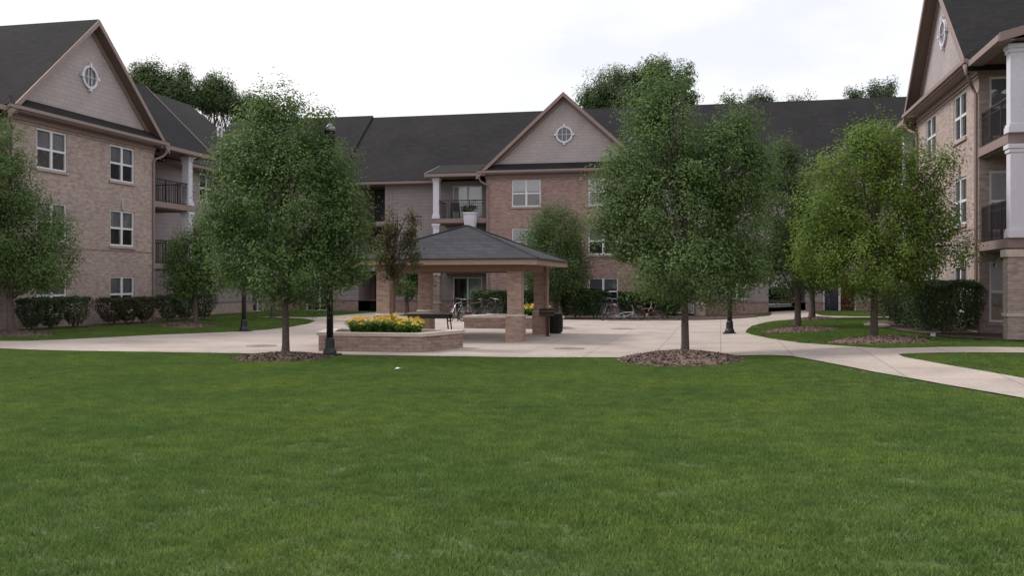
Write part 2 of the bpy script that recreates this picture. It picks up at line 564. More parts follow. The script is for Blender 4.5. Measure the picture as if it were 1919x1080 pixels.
# lawn: blades of grass, one object
LAWNS = [[(-24, 4.2), (9.4, 4.2), (9.5, 7.6), (6.2, 12.4), (4.42, 15.4), (3.67, 16.8), (2.8, 18.67), (2.14, 20.6), (1.55, 22.4), (1.1, 22.85), (.5, 22.98), (-.4, 22.9), (-1.9, 22.5), (-4.8, 21.95), (-9.5, 21.75), (-14, 21.62), (-18.5, 21.5), (-24, 21.4)],
         [(3.75, 21.9), (3.75, 21.2), (4.27, 19.6), (5.05, 17.75), (6.1, 15.9), (8, 13.2), (11, 9.5), (13, 16), (13, 22), (6.3, 22.0), (4.3, 22.02)],
         [(4.3, 23.4), (3.7, 23.5), (3.15, 24.4), (2.08, 26.6), (1.4, 29.3), (.98, 31.6), (.82, 33.2), (.9, 34.8), (1.18, 37.9), (1.8, 40.4), (2.4, 41.5), (3.2, 41.95), (7, 41.9), (5.2, 37.5), (5.3, 31), (6.0, 27.2), (9, 24.2), (9, 23.5), (6.7, 23.5)],
         [(-18.0, 40.3), (-17.1, 37.6), (-16.6, 34.8), (-16.5, 32.6), (-16.9, 30.9), (-17.7, 29.3), (-18.3, 27.9), (-19.1, 25.3), (-19.7, 23.9), (-20.6, 23.35), (-26, 23.3), (-26, 28), (-23.0, 28), (-22.75, 33), (-22.1, 37), (-22.2, 40), (-25, 41), (-19.4, 41.9)],
         [(-19.3, 50.5), (-19.3, 44.2), (-19.6, 42.9), (-21.4, 42.5), (-25.5, 42.5), (-25.5, 50.5)],
         [(2.5, 49), (2.3, 47.3), (1.9, 46.8), (2.0, 50.4), (2.5, 52)], [(5.6, 43.1), (8, 43.1), (8, 50), (4.5, 50), (4.5, 46)]]
MULCH = [(-10.05, 20.65, 1.15, 1.15, .09), (-.9, 21.9, 1.42, 1.75, .18), (4.1, 26.3, 1.35, 1.25, .1), (2.6, 33.3, 1.3, 1.5, .1), (-22.0, 26.0, 1.4, 1.2, .1), (-20.0, 33.0, 1.1, 1.2, .1), (3.75, 41.0, 1.0, .8, .08)]
seeds = []
for li, poly in enumerate(LAWNS):
    xs = [p[0] for p in poly]; ys = [p[1] for p in poly]
    st = .30 if li < 2 else .36
    for x in np.arange(min(xs), max(xs), st):
        for y in np.arange(min(ys), max(ys), st):
            px = x + random.uniform(-.13, .13); py = y + random.uniform(-.13, .13)
            # only what lies within a wide wedge in front of the viewpoint
            if py < 4.3 or px > .62 * py + 4 or px < -.95 * py - 3:
                continue
            if not inpoly(px, py, poly):
                continue
            if any(((px - m[0]) / m[2]) ** 2 + ((py - m[1]) / m[3]) ** 2 < .92 for m in MULCH):
                continue
            d = edge_dist(px, py, poly)
            sc = min(1.0, max(.3, d / .27))
            seeds.append((px, py, gz(px, py), sc * random.uniform(.85, 1.15)))
for i in range(26):     # a ranker tuft in the foreground
    a = random.uniform(0, 6.283); r_ = .55 * math.sqrt(random.random())
    seeds.append((-.95 + 1.5 * r_ * math.cos(a), 7.55 + .7 * r_ * math.sin(a), 0, random.uniform(1.2, 1.6)))
pv = []; pf = []
for i in range(430):
    r_ = .27 * math.sqrt(random.random()); w = random.uniform(0, 2 * math.pi)
    bx, by = r_ * math.cos(w), r_ * math.sin(w)
    h = random.uniform(.022, .052); a = random.uniform(0, math.pi); lean = random.uniform(0, .04); la = random.uniform(0, 6.28)
    wd = random.uniform(.0028, .0048)
    dx, dy = wd * math.cos(a), wd * math.sin(a)
    lx, ly = lean * math.cos(la), lean * math.sin(la)
    j = len(pv)
    pv += [(bx - dx, by - dy, -.01), (bx + dx, by + dy, -.01), (bx + dx * .8 + lx * .4, by + dy * .8 + ly * .4, h * .6), (bx - dx * .8 + lx * .4, by - dy * .8 + ly * .4, h * .6), (bx + lx, by + ly, h)]
    pf += [(j, j + 1, j + 2, j + 3), (j + 3, j + 2, j + 4)]
nb = len(pv)
me = bpy.data.meshes.new('lawn_grass')
me.from_pydata(pv + [s[:3] for s in seeds], [], pf)
at = me.attributes.new('seed_scale', 'FLOAT', 'POINT')
at.data.foreach_set('value', [0.0] * nb + [s[3] for s in seeds])
me.materials.append(M['blade'])
lawn = bpy.data.objects.new('lawn_grass', me)
COL.objects.link(lawn)
tag(lawn, 'short mown green grass blades covering the lawn', 'grass', kind='stuff')
ng = bpy.data.node_groups.new('grass_scatter', 'GeometryNodeTree')
ng.interface.new_socket('Geometry', in_out='INPUT', socket_type='NodeSocketGeometry')
ng.interface.new_socket('Geometry', in_out='OUTPUT', socket_type='NodeSocketGeometry')
gi = ng.nodes.new('NodeGroupInput'); go = ng.nodes.new('NodeGroupOutput')
na = ng.nodes.new('GeometryNodeInputNamedAttribute'); na.data_type = 'FLOAT'; na.inputs[0].default_value = 'seed_scale'
cmpn = ng.nodes.new('FunctionNodeCompare'); cmpn.data_type = 'FLOAT'; cmpn.operation = 'GREATER_THAN'; cmpn.inputs[1].default_value = .01
sg = ng.nodes.new('GeometryNodeSeparateGeometry'); sg.domain = 'POINT'
ip = ng.nodes.new('GeometryNodeInstanceOnPoints')
rv = ng.nodes.new('FunctionNodeRandomValue'); rv.data_type = 'FLOAT_VECTOR'; rv.inputs[1].default_value = (0, 0, 6.283)
L = ng.links.new
L(na.outputs[0], cmpn.inputs[0]); L(gi.outputs[0], sg.inputs[0]); L(cmpn.outputs[0], sg.inputs[1])
L(sg.outputs[0], ip.inputs['Points']); L(sg.outputs[1], ip.inputs['Instance'])
L(rv.outputs[0], ip.inputs['Rotation']); L(na.outputs[0], ip.inputs['Scale']); L(ip.outputs[0], go.inputs[0])
md = lawn.modifiers.new('scatter', 'NODES'); md.node_group = ng

# mulch rings under the trees
MLAB = ['wide low ring of bark mulch under the big tree beside the lamp post', 'tall mound of bark mulch under the big tree right of the gazebo',
        'brown mulch ring under the bright lime green tree', 'brown mulch ring under the dark tree behind the right lamp post',
        'mulch ring under the tree at the left edge', 'pale mulch ring under the small tree by the left building', 'mulch ring under the far trunk by the passage']
for (mx_, my_, rx, ry, hh), lab in zip(MULCH, MLAB):
    mb = MB()
    ns, nr = 40, 7
    base = []
    wob = [1 + .06 * math.sin(3 * q * 6.283 / ns + mx_) + random.uniform(-.03, .03) for q in range(ns)]
    def mz(t):
        return hh * (1 - t * t) + .03 * (1 - t)
    mb.v.append((mx_, my_, gz(mx_, my_) + mz(0)))
    for j in range(1, nr + 1):
        t = j / nr
        for q in range(ns):
            w = 2 * math.pi * q / ns
            x = mx_ + rx * t * wob[q] * math.cos(w); y = my_ + ry * t * wob[q] * math.sin(w)
            mb.v.append((x, y, gz(x, y) + mz(t) + (.012 if t < 1 else -.02) + random.uniform(-.01, .01)))
    for q in range(ns):
        mb.f.append((0, 1 + q, 1 + (q + 1) % ns))
    for j in range(nr - 1):
        for q in range(ns):
            a = 1 + j * ns + q; b = 1 + j * ns + (q + 1) % ns
            mb.f.append((a, a + ns, b + ns, b))
    nchip = 5200 if my_ < 24 else 1400
    for i in range(nchip):
        t = math.sqrt(random.random()) * 1.03; w = random.uniform(0, 6.283)
        x = mx_ + rx * t * math.cos(w); y = my_ + ry * t * math.sin(w)
        z = gz(x, y) + mz(min(1, t)) + .02
        a = random.uniform(0, 6.283); l_ = random.uniform(.015, .05); wd = random.uniform(.006, .016); ti = random.uniform(-.5, .9)
        u = Vector((math.cos(a) * math.cos(ti), math.sin(a) * math.cos(ti), math.sin(ti))) * l_
        v = Vector((-math.sin(a), math.cos(a), random.uniform(-.6, .6))) * wd
        c_ = Vector((x, y, z))
        mb.poly([c_ - u - v, c_ + u - v, c_ + u + v, c_ - u + v])
    o = mb.build('mulch_ring', M['mulch'])
    tag(o, lab, 'mulch', kind='stuff')

# ------------------------------------------------------------------ buildings
def wall(mb, P, u0, u1, v0, v1, holes=(), reveal=.14):
    us = sorted({u0, u1, *[h[0] for h in holes], *[h[1] for h in holes]})
    vs = sorted({v0, v1, *[h[2] for h in holes], *[h[3] for h in holes]})
    us = [u for u in us if u0 <= u <= u1]; vs = [v for v in vs if v0 <= v <= v1]
    for i in range(len(us) - 1):
        for j in range(len(vs) - 1):
            cu = (us[i] + us[i + 1]) / 2; cv = (vs[j] + vs[j + 1]) / 2
            if any(h[0] < cu < h[1] and h[2] < cv < h[3] for h in holes):
                continue
            mb.poly([P(us[i], vs[j], 0), P(us[i + 1], vs[j], 0), P(us[i + 1], vs[j + 1], 0), P(us[i], vs[j + 1], 0)])
    for h in holes:
        d = -(h[4] if len(h) > 4 else reveal)
        a, b, c_, e = h[:4]
        mb.poly([P(a, c_, 0), P(a, c_, d), P(a, e, d), P(a, e, 0)])
        mb.poly([P(b, c_, 0), P(b, e, 0), P(b, e, d), P(b, c_, d)])
        mb.poly([P(a, e, 0), P(a, e, d), P(b, e, d), P(b, e, 0)])
        mb.poly([P(a, c_, 0), P(b, c_, 0), P(b, c_, d), P(a, c_, d)])

def window(root, P, uc, v0, w=1.6, h=1.45, keystone=False, blind='blind', drop=.5, lower='screen'):
    u0, u1, v1 = uc - w / 2, uc + w / 2, v0 + h
    f = MB()
    t = .065
    f.boxP(P, u0, u0 + t, v0, v1, -.11, -.03); f.boxP(P, u1 - t, u1, v0, v1, -.11, -.03)
    f.boxP(P, u0 + t, u1 - t, v0, v0 + t, -.11, -.032); f.boxP(P, u0 + t, u1 - t, v1 - t, v1, -.11, -.032)
    vm = v0 + h * .5
    f.boxP(P, uc - .055, uc + .055, v0 + t, v1 - t, -.11, -.02)
    f.boxP(P, u0 + t, uc - .055, vm - .04, vm + .04, -.10, -.035); f.boxP(P, uc + .055, u1 - t, vm - .04, vm + .04, -.10, -.035)
    fr = f.build('window', M['frame'], root)
    g = MB()
    for a, b in ((u0 + t, uc - .055), (uc + .055, u1 - t)):
        g.poly([P(a, vm, -.065), P(b, vm, -.065), P(b, v1 - t, -.065), P(a, v1 - t, -.065)])
        g.poly([P(a, v0 + t, -.075), P(b, v0 + t, -.075), P(b, vm, -.075), P(a, vm, -.075)])
    g.build('pane', M['glass'], fr)
    if lower:
        s_ = MB()
        for a, b in ((u0 + t, uc - .055), (uc + .055, u1 - t)):
            s_.poly([P(a, v0 + t, -.088), P(b, v0 + t, -.088), P(b, vm - .04, -.088), P(a, vm - .04, -.088)])
        s_.build('insect_screen', M[lower], fr)
    b_ = MB()
    vb = v0 + h * (1 - drop)
    n = 14
    for i in range(n):    # slats of a closed blind
        a0 = vb + (v1 - vb) * i / n; a1 = vb + (v1 - vb) * (i + 1) / n
        b_.poly([P(u0, a0, -.118), P(u1, a0, -.118), P(u1, a1, -.132), P(u0, a1, -.132)])
    b_.build('blind', M[blind], fr)
    if drop < .99:
        r_ = MB(); r_.poly([P(u0, v0, -.137), P(u1, v0, -.137), P(u1, vb, -.137), P(u0, vb, -.137)])
        r_.build('unlit_room_sheet', M['room'], fr)  # flat dark sheet painted as the unlit room behind the glass
    q = MB(); q.boxP(P, u0 - .08, u1 + .08, v0 - .1, v0 - .001, -.02, .06)
    q.build('sill', M['sill'], fr)
    if keystone:
        q = MB(); q.extr([P(uc - .07, v1 + .02, .004), P(uc + .07, v1 + .02, .004), P(uc + .11, v1 + .32, .004), P(uc - .11, v1 + .32, .004)], Vector(P(0, 0, .05)) - Vector(P(0, 0, 0)))
        q.build('keystone', M['sill'], fr)
    return fr

def slider(root, P, uc, v0, w=1.75, h=2.0, left='room', right='curtain'):
    u0, u1, v1 = uc - w / 2, uc + w / 2, v0 + h
    f = MB(); t = .07
    f.boxP(P, u0, u0 + t, v0, v1, -.11, -.03); f.boxP(P, u1 - t, u1, v0, v1, -.11, -.03)
    f.boxP(P, u0 + t, u1 - t, v0, v0 + t, -.11, -.032); f.boxP(P, u0 + t, u1 - t, v1 - t, v1, -.11, -.032)
    f.boxP(P, uc - .05, uc + .05, v0 + t, v1 - t, -.11, -.028)
    fr = f.build('sliding_door', M['frame'], root)
    g = MB()
    for a, b in ((u0 + t, uc - .05), (uc + .05, u1 - t)):
        g.poly([P(a, v0 + t, -.07), P(b, v0 + t, -.07), P(b, v1 - t, -.07), P(a, v1 - t, -.07)])
    g.build('pane', M['glass'], fr)
    for a, b, mt in ((u0, uc, left), (uc, u1, right)):
        c_ = MB(); n = 16
        for i in range(n):
            a0 = a + (b - a) * i / n; a1 = a + (b - a) * (i + 1) / n
            d0 = -.12 - .02 * (i % 2); d1 = -.12 - .02 * ((i + 1) % 2)
            c_.poly([P(a0, v0, d0), P(a1, v0, d1), P(a1, v1, d1), P(a0, v1, d0)])
        c_.build('curtain', M[mt], fr)  # panels in the room colour are no cloth: painted darkness of the interior
    return fr

def balcony(root, s, front, roof_steep, door, furnish=True, side_window=False):
    """one three-storey stack of balconies beside the bay; s = +1 / -1 side"""
    x0, x1 = 4.36 * s, 7.25 * s
    lo, hi = min(x0, x1), max(x0, x1)
    for z in (2.36, 5.06):
        b = MB()
        b.box(lo + (.001 if s > 0 else 0), hi - (0 if s > 0 else .001), .05, 1.99, z, z + .22)
        sl_ = b.build('balcony_floor', M['trim'], root)
        b = MB(); b.box(lo, hi + .0, -.03, .045, z + .03, z + .27); b.box(hi - .05 if s < 0 else lo, hi if s < 0 else lo + .05, -.035, .05, z, z + .03)
        e0, e1 = (hi, hi + .06) if s > 0 else (lo - .06, lo)
        b.box(e0, e1, -.04, 1.98, z + .025, z + .275)
        b.build('edge_board', M['trim'], sl_)
        c_ = MB(); c_.box(lo + .01, hi - .01, .06, 1.985, z - .03, z - .004)
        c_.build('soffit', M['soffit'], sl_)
        # railing
        r = MB()
        zt = z + .27
        r.box(lo, hi, .06, .10, zt + .98, zt + 1.03); r.box(lo, hi, .065, .095, zt + .06, zt + .09); r.box(lo, hi, .065, .095, zt + .82, zt + .845)
        n = 24
        for i in range(n + 1):
            xx = lo + (hi - lo) * i / n
            r.box(xx - .009, xx + .009, .071, .089, zt + .02, zt + .98)
        for xx in (lo + (hi - lo) * .34, lo + (hi - lo) * .67):
            r.box(xx - .025, xx + .025, .056, .104, zt - .01, zt + 1.035)
        ex = hi - .03 if s > 0 else lo + .03
        r.box(ex - .018, ex + .018, .101, 1.97, zt + .981, zt + 1.029); r.box(ex - .014, ex + .014, .101, 1.97, zt + .06, zt + .09)
        for i in range(1, 17):
            yy = .1 + 1.87 * i / 17
            r.box(ex - .008, ex + .008, yy - .009, yy + .009, zt + .02, zt + .98)
        r.build('railing', M['rail'], sl_)
    # columns: white square columns on a brick pier
    cx = x1 - .02 * s
    w = .17
    for z0, z1 in ((5.34, 7.62), (2.64, 5.05)):
        c_ = MB()
        c_.box(cx - w, cx + w, -.01, .33, z0 + .02, z1)
        c_.box(cx - w - .05, cx + w + .05, -.06, .38, z0, z0 + .16); c_.box(cx - w - .03, cx + w + .03, -.04, .36, z0 + .161, z0 + .23)
        c_.box(cx - w - .03, cx + w + .03, -.04, .36, z1 - .22, z1 - .121); c_.box(cx - w - .06, cx + w + .06, -.07, .39, z1 - .12, z1 - .002)
        c_.build('column', M['white'], root, bevel=.008)
    c_ = MB()
    c_.box(cx - .22, cx + .22, -.08, .36, -.4, 2.15)
    pier = c_.build('brick_pier', M['brick_tan'], root)
    c_ = MB(); c_.box(cx - .27, cx + .27, -.13, .41, 2.151, 2.34)
    c_.build('pier_cap', M['stone_cap'], pier)
    c_ = MB(); c_.box(cx - .25, cx + .25, -.11, .39, .62, .70)
    c_.build('pier_band', M['stone_cap'], pier)
    Pf = lambda u, v, n: (u, 2.0 - n, v)
    for z in ([5.34, 2.64] + ([.08] if door != 'none' else [])):
        slider(root, Pf, s * 6.15 if door == 'left' else s * 5.95, z, left='curtain' if z > 5 else 'room', right='curtain' if z > 5 else 'blind')
    # ceiling of the top balcony
    over = 1.5 if roof_steep == s else .42
    c_ = MB(); c_.box(lo - (over if s < 0 else 0), hi + (over if s > 0 else 0), -.29, 1.98, 7.665, 7.70)
    c_.build('porch_ceiling', M['soffit'], root)

def slope(mb, x0, x1, ya, za, yb, zb, th=.12):
    mb.hexa([(x0, ya, za - th), (x1, ya, za - th), (x1, yb, zb - th), (x0, yb, zb - th), (x0, ya, za), (x1, ya, za), (x1, yb, zb), (x0, yb, zb)])

def apartment(name, loc, rz, label, bay_mat, xl, xr, ridge_y, ridge_z, steep, left_holes, right_holes, back=True, base_brick=True, balconies=(-1, 1)):
    root = empty(name, loc, rz, label, 'apartment building')
    Pf = lambda u, v, n: (u, -n, v)
    # --- brick bay
    hw = 4.35
    wins = [(-2.1, .58), (2.1, .58), (-2.1, 3.28), (2.1, 3.28), (-2.1, 5.92), (2.1, 5.92)]
    holes = [(u - .8, u + .8, v, v + 1.45) for u, v in wins]
    mb = MB()
    wall(mb, Pf, -hw, hw, -.5, 7.72, holes)
    Pr = lambda u, v, n: (hw + n, u, v)         # return wall on the +x side, u runs into the depth
    Pl = lambda u, v, n: (-hw - n, u, v)
    rh = [(.27, 1.37, z, z + 1.75) for z in (.35, 2.95, 5.65)] if bay_mat == 'brick_tan' else []
    wall(mb, Pr, 0, 2.0, -.5, 7.72, rh); wall(mb, Pl, 0, 2.0, -.5, 7.72, [])
    mb.build('brick_wall', M[bay_mat], root)
    for u, v in wins:
        window(root, Pf, u, v, drop=random.choice((.5, .5, .62, .42, .75)), keystone=(3 < v < 4), blind='curtain' if v > 5 and bay_mat == 'brick_red' else 'blind', lower=None if v > 5 and bay_mat == 'brick_red' else 'screen')
    for h in rh:
        window(root, Pr, .82, h[2], 1.1, 1.75)
    b = MB()
    for z in (7.40, 3.06):
        b.boxP(Pf, -hw - .02, hw + .02, z, z + .07, .001, .03) if z > 7 else b.boxP(Pf, -hw, hw, z, z + .06, .001, .02)
    b.build('belt_course', M['brick_red'], root)
    # --- cornice and skirt roof
    c_ = MB()
    c_.box(-hw - .4, hw + .4, -.42, -.36, 7.70, 7.86); c_.box(-hw - .38, hw + .38, -.359, -.003, 7.68, 7.72); c_.box(-hw - .4, hw + .4, -.50, -.421, 7.76, 7.88)
    c_.box(-hw - .05, hw + .05, -.06, -.004, 7.50, 7.679)
    c_.build('cornice', M['trim'], root)
    sk = MB()
    sk.hexa([(-hw - .36, -.48, 7.88), (hw + .36, -.48, 7.88), (hw + .3, -.005, 7.88), (-hw - .3, -.005, 7.88), (-hw - .36, -.48, 7.90), (hw + .36, -.48, 7.90), (hw - .05, -.005, 8.27), (-hw + .05, -.005, 8.27)])
    sk.build('skirt_roof', M['shingle'], root)
    # --- gable
    gw, ga, ge = 4.78, 12.02, 7.66
    m = (ga - ge) / gw
    g = MB()
    g.extr([(-4.1, 0, 8.0), (4.1, 0, 8.0), (0, 0, ga - .16 - (.0))], (0, .1, 0))
    g.build('gable_wall', M['shake'], root)
    gd = ridge_y + .2
    r = MB()
    for s in (-1, 1):
        r.hexa([(0, -.42, ga - .16), (s * gw, -.42, ge - .16), (s * gw, gd, ge - .16), (0, gd, ga - .16), (0, -.42, ga), (s * gw, -.42, ge), (s * gw, gd, ge), (0, gd, ga)])
    r.build('gable_roof', M['shingle'], root)
    for s in (-1, 1):
        k_ = MB()
        k_.hexa([(0, -.47, ga - .24), (s * (gw + .03), -.47, ge - .26), (s * (gw + .03), -.422, ge - .26), (0, -.422, ga - .24), (0, -.47, ga - .02), (s * (gw + .03), -.47, ge - .03), (s * (gw + .03), -.422, ge - .03), (0, -.422, ga - .02)])
        # frieze board under the overhang against the siding
        k_.hexa([(0, -.05, ga - .42), (s * 4.2, -.05, ga - .42 - 4.2 * m), (s * 4.2, -.002, ga - .42 - 4.2 * m), (0, -.002, ga - .42), (0, -.05, ga - .17), (s * 4.2, -.05, ga - .17 - 4.2 * m), (s * 4.2, -.002, ga - .17 - 4.2 * m), (0, -.002, ga - .17)])
        k_.build('rake_board', M['trim'], root)
        k_ = MB(); k_.hexa([(0, -.42, ga - .20), (s * gw, -.42, ge - .20), (s * gw, -.052, ge - .20), (0, -.052, ga - .20), (0, -.42, ga - .165), (s * gw, -.42, ge - .165), (s * gw, -.052, ge - .165), (0, -.052, ga - .165)])
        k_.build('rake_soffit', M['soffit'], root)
    o = MB()
    c0 = (0, -.005, 9.78)
    o.ring(.37, .46, c0, (1, 0, 0), (0, 0, 1), 28, (0, -.07, 0))
    for a in range(4):
        w = a * math.pi / 2
        e = Vector((math.cos(w), 0, math.sin(w))); t = Vector((-math.sin(w), 0, math.cos(w)))
        cc = Vector(c0) + e * .40 + Vector((0, -.003, 0))
        o.extr([cc - t * .05, cc + t * .05, cc + e * .15 + t * .065, cc + e * .15 - t * .065], (0, -.095, 0))
    for dx in (-.11, .11):
        o.box(dx - .012, dx + .012, -.045, -.02, 9.78 - .36, 9.78 + .36)
    o.box(-.37, .37, -.043, -.022, 9.77, 9.79)
    gwin = o.build('round_window', M['white'], root)
    pn = MB(); pn.v = [(.375 * math.cos(q * .2244), -.012, 9.78 + .375 * math.sin(q * .2244)) for q in range(28)]; pn.f = [tuple(range(28))]
    pn.build('pane', plain_glass, gwin)
    # --- recessed siding walls either side
    Pw = lambda u, v, n: (u, 2.0 - n, v)
    def side(a, b, hs, brick_zones):
        mb = MB(); wall(mb, Pw, a, b, .72, 7.62, [h[:5] for h in hs if h[3] > .72])
        mb.build('siding_wall', M['siding'], root)
        mb = MB(); Pb = lambda u, v, n: (u, 1.96 - n, v)
        wall(mb, Pb, a, b, -.5, .72, [(h[0], h[1], -.5 if h[2] < .3 else h[2], .72, h[4] + .04) for h in hs if h[2] < .72])
        mb.build('brick_base', M['brick_red' if bay_mat == 'brick_red' else 'brick_tan'], root)
        t = MB()
        seg = sorted([(h[0], h[1]) for h in hs if h[2] < .7])
        u = a
        for (h0, h1) in seg + [(b, b)]:
            if h0 - u > .05:
                t.box(u, h0, 1.93, 1.958, .70, .76)
            u = h1
        t.build('base_trim', M['trim'], root)
        for (p, q) in brick_zones:
            z_ = MB()
            z_.box(p, q, 1.90, 1.999, -.5, 7.6)
            z_.build('brick_panel', M[bay_mat], root)
    # doors of the balconies
    def bal_holes(s, door):
        uc = s * 6.15 if door == 'left' else s * 5.95
        return [(uc - .875, uc + .875, z, z + 2.0, .15) for z in (5.34, 2.64, .08)]
    lb = bal_holes(-1, 'left' if bay_mat == 'brick_red' and False else 'x') if -1 in balconies else []
    rb = bal_holes(1, 'x') if 1 in balconies else []
    side(xl, -hw - .001, [h[:5] for h in left_holes] + lb, [])
    side(hw + .001, xr, [h[:5] for h in right_holes] + rb, [])
    for h in left_holes + right_holes:
        kind = h[5] if len(h) > 5 else 'none'
        uc = (h[0] + h[1]) / 2
        if kind == 'window':
            window(root, Pw, uc, h[2], h[1] - h[0], h[3] - h[2], drop=.3)
        elif kind.startswith('slider'):
            a = kind.split('-')
            slider(root, Pw, uc, h[2], h[1] - h[0], h[3] - h[2], a[1], a[2])
        elif kind == 'recess':
            bk = MB(); d = 2.0 + h[4]
            bk.box(h[0], h[1], d + .001, d + .1, h[2], h[3])
            bk.build('back_wall', M['soffit'], root)
            dr = MB(); dr.box(uc - .5, uc + .5, d - .06, d - .002, h[2] + .02, h[2] + 2.05)
            dr.build('door', M['rail'], root)
    for s in balconies:
        balcony(root, s, 0, steep, 'x')
    # --- main roof
    ez, ey = 7.55, 1.45
    rf = MB()
    slope(rf, xl - .3, xr + .3, ey, ez + .12, ridge_y, ridge_z)
    slope(rf, xl - .3, xr + .3, 2 * ridge_y - ey, ez + .12, ridge_y, ridge_z)
    rf.build('roof', M['shingle'], root)
    for a, b in ((xl, -hw - 3.1), (hw + 3.1, xr)):
        gt = MB()
        gt.box(a, b, ey - .11, ey - .002, ez - .06, ez + .07); gt.box(a, b, ey - .06, 1.99, ez - .09, ez - .061)
        gt.build('gutter', M['trim'], root)
    if back:
        bw = MB(); bw.box(xl, xr, 2 * ridge_y - 2.15, 2 * ridge_y - 2.0, 2.6, 7.6)
        for a, b in back_segments(xl, xr, right_holes):
            bw.box(a, b, 2 * ridge_y - 2.15, 2 * ridge_y - 2.0, -.5, 2.6)
        bw.build('back_wall', M['siding'], root)
        for xx in (xl, xr):
            e_ = MB()
            e_.extr([(xx, 2, -.5), (xx, 2 * ridge_y - 2, -.5), (xx, 2 * ridge_y - 2, 7.55), (xx, ridge_y, ridge_z - .15), (xx, 2, 7.55)], (.1 if xx < 0 else -.1, 0, 0))
            e_.build('end_wall', M['siding'], root)
    # --- roofs over the balconies
    for s in balconies:
        x0, x1 = (4.3 * s, 8.85 * s) if steep == s else (4.3 * s, 7.75 * s)
        lo, hi = min(x0, x1), max(x0, x1)
        p = MB()
        if steep == s or steep == 2:
            ry, rz_ = 3.4, 11.35
            slope(p, lo, hi, -.3, 7.80, ry, rz_)
            slope(p, lo, hi, ry + 1.9, rz_ - 1.8, ry, rz_)
            p.build('porch_roof', M['shingle'], root)
            kb = MB()
            e0, e1 = (hi, hi + .05) if s > 0 else (lo - .05, lo)
            kb.hexa([(e0, -.36, 7.52), (e1, -.36, 7.52), (e1, ry, rz_ - .22), (e0, ry, rz_ - .22), (e0, -.36, 7.80), (e1, -.36, 7.80), (e1, ry, rz_ + .04), (e0, ry, rz_ + .04)])
            kb.build('rake_board', M['trim'], root)
            en = MB(); en.extr([(x1 - .02 * s, -.1, 7.68), (x1 - .02 * s, 5.2, 9.4), (x1 - .02 * s, ry, rz_ - .13)], (-.08 * s, 0, 0))
            en.build('porch_gable', M['siding'], root)
        else:
            sl_ = .27
            slope(p, lo, hi, -.3, 7.84, 3.1, 7.84 + 3.4 * sl_)
            p.build('porch_roof', M['shingle'], root)
            kb = MB()
            e0, e1 = (hi, hi + .05) if s > 0 else (lo - .05, lo)
            kb.hexa([(e0, -.36, 7.60), (e1, -.36, 7.60), (e1, 3.1, 7.60 + 3.4 * sl_), (e0, 3.1, 7.60 + 3.4 * sl_), (e0, -.36, 7.83), (e1, -.36, 7.83), (e1, 3.1, 7.83 + 3.4 * sl_), (e0, 3.1, 7.83 + 3.4 * sl_)])
            kb.build('rake_board', M['trim'], root)
        kb = MB(); kb.box(lo, hi, -.38, -.301, 7.63, 7.80); kb.box(lo, hi, -.30, .0, 7.63, 7.66)
        kb.build('porch_fascia', M['trim'], root)
    # --- downspouts at the bay corners
    for s in (-1, 1):
        d = MB(); x = s * (hw + .3)
        d.tube([(x, -.4, 7.8), (x, -.4, 7.45), (x - s * .1, -.3, 7.28), (s * (hw - .12), -.14, 7.12), (s * (hw - .12), -.06, 6.95), (s * (hw - .12), -.06, .1)], .05, 6)
        d.build('downspout', M['trim'], root)
    return root

def back_segments(xl, xr, holes):
    hs = sorted([(h[0], h[1]) for h in holes if len(h) > 5 and h[5] == 'through'])
    out = []; u = xl
    for a, b in hs:
        out.append((u, a)); u = b
    out.append((u, xr))
    return out

k = NT("dark_glass"); k.base((.05, .055, .075)); k.rough(.08); k.b.inputs['Specular IOR Level'].default_value = .9
plain_glass = k.m

main = apartment('apartment_building', (-8.25, 50.7, 0), 0,
    'red brick gabled apartment block across the far end of the courtyard behind the gazebo', 'brick_red', -23.5, 24, 7.3, 12.45, 0,
    [(-12.6, -10.95, .02, 2.45, 1.9, 'recess'), (-12.6, -10.95, 2.7, 5.1, 1.9, 'recess'), (-12.6, -10.95, 5.35, 7.55, 1.9, 'recess'), (-15.9, -14.2, .08, 2.1, .15, 'slider-room-room'),
     (-16, -14.4, 3.28, 4.73, .15, 'window'), (-16, -14.4, 5.92, 7.37, .15, 'window')],
    [(10.75, 12.65, -.5, 2.5, 8.6, 'through'), (13.55, 15.2, .2, 2.25, .15, 'slider-blue-redcloth'), (8.6, 9.6, .9, 2.1, .15, 'window')])
main.children  # noqa
left = apartment('apartment_building', (-24, 32.55, 0), R(90),
    'tan brick gabled apartment wing along the left side of the courtyard', 'brick_tan', -15, 20.1, 8.0, 12.75, 1,
    [], [(11.6, 12.6, .95, 2.3, .15, 'window'), (17.0, 18.4, .08, 2.1, .15, 'slider-blue-curtain'), (11.4, 12.8, 3.28, 4.73, .15, 'window'), (11.4, 12.8, 5.92, 7.37, .15, 'window')], back=False)
right = apartment('apartment_building', (7.25, 33.9, .3), R(-90),
    'tan brick gabled apartment wing with white columned balconies on the right side', 'brick_tan', -18.4, 16, 8.0, 12.5, 0,
    [(-14, -12.4, .58, 2.0, .15, 'window')], [], back=False)
# raised ridge piece at the left end of the main roof
b = MB(); slope(b, -23.6, -13.7, 1.40, 7.71, 7.3, 12.58, .14); slope(b, -23.6, -13.7, 13.2, 7.71, 7.3, 12.58, .14)
b.build('ridge_roof', M['shingle'], main)
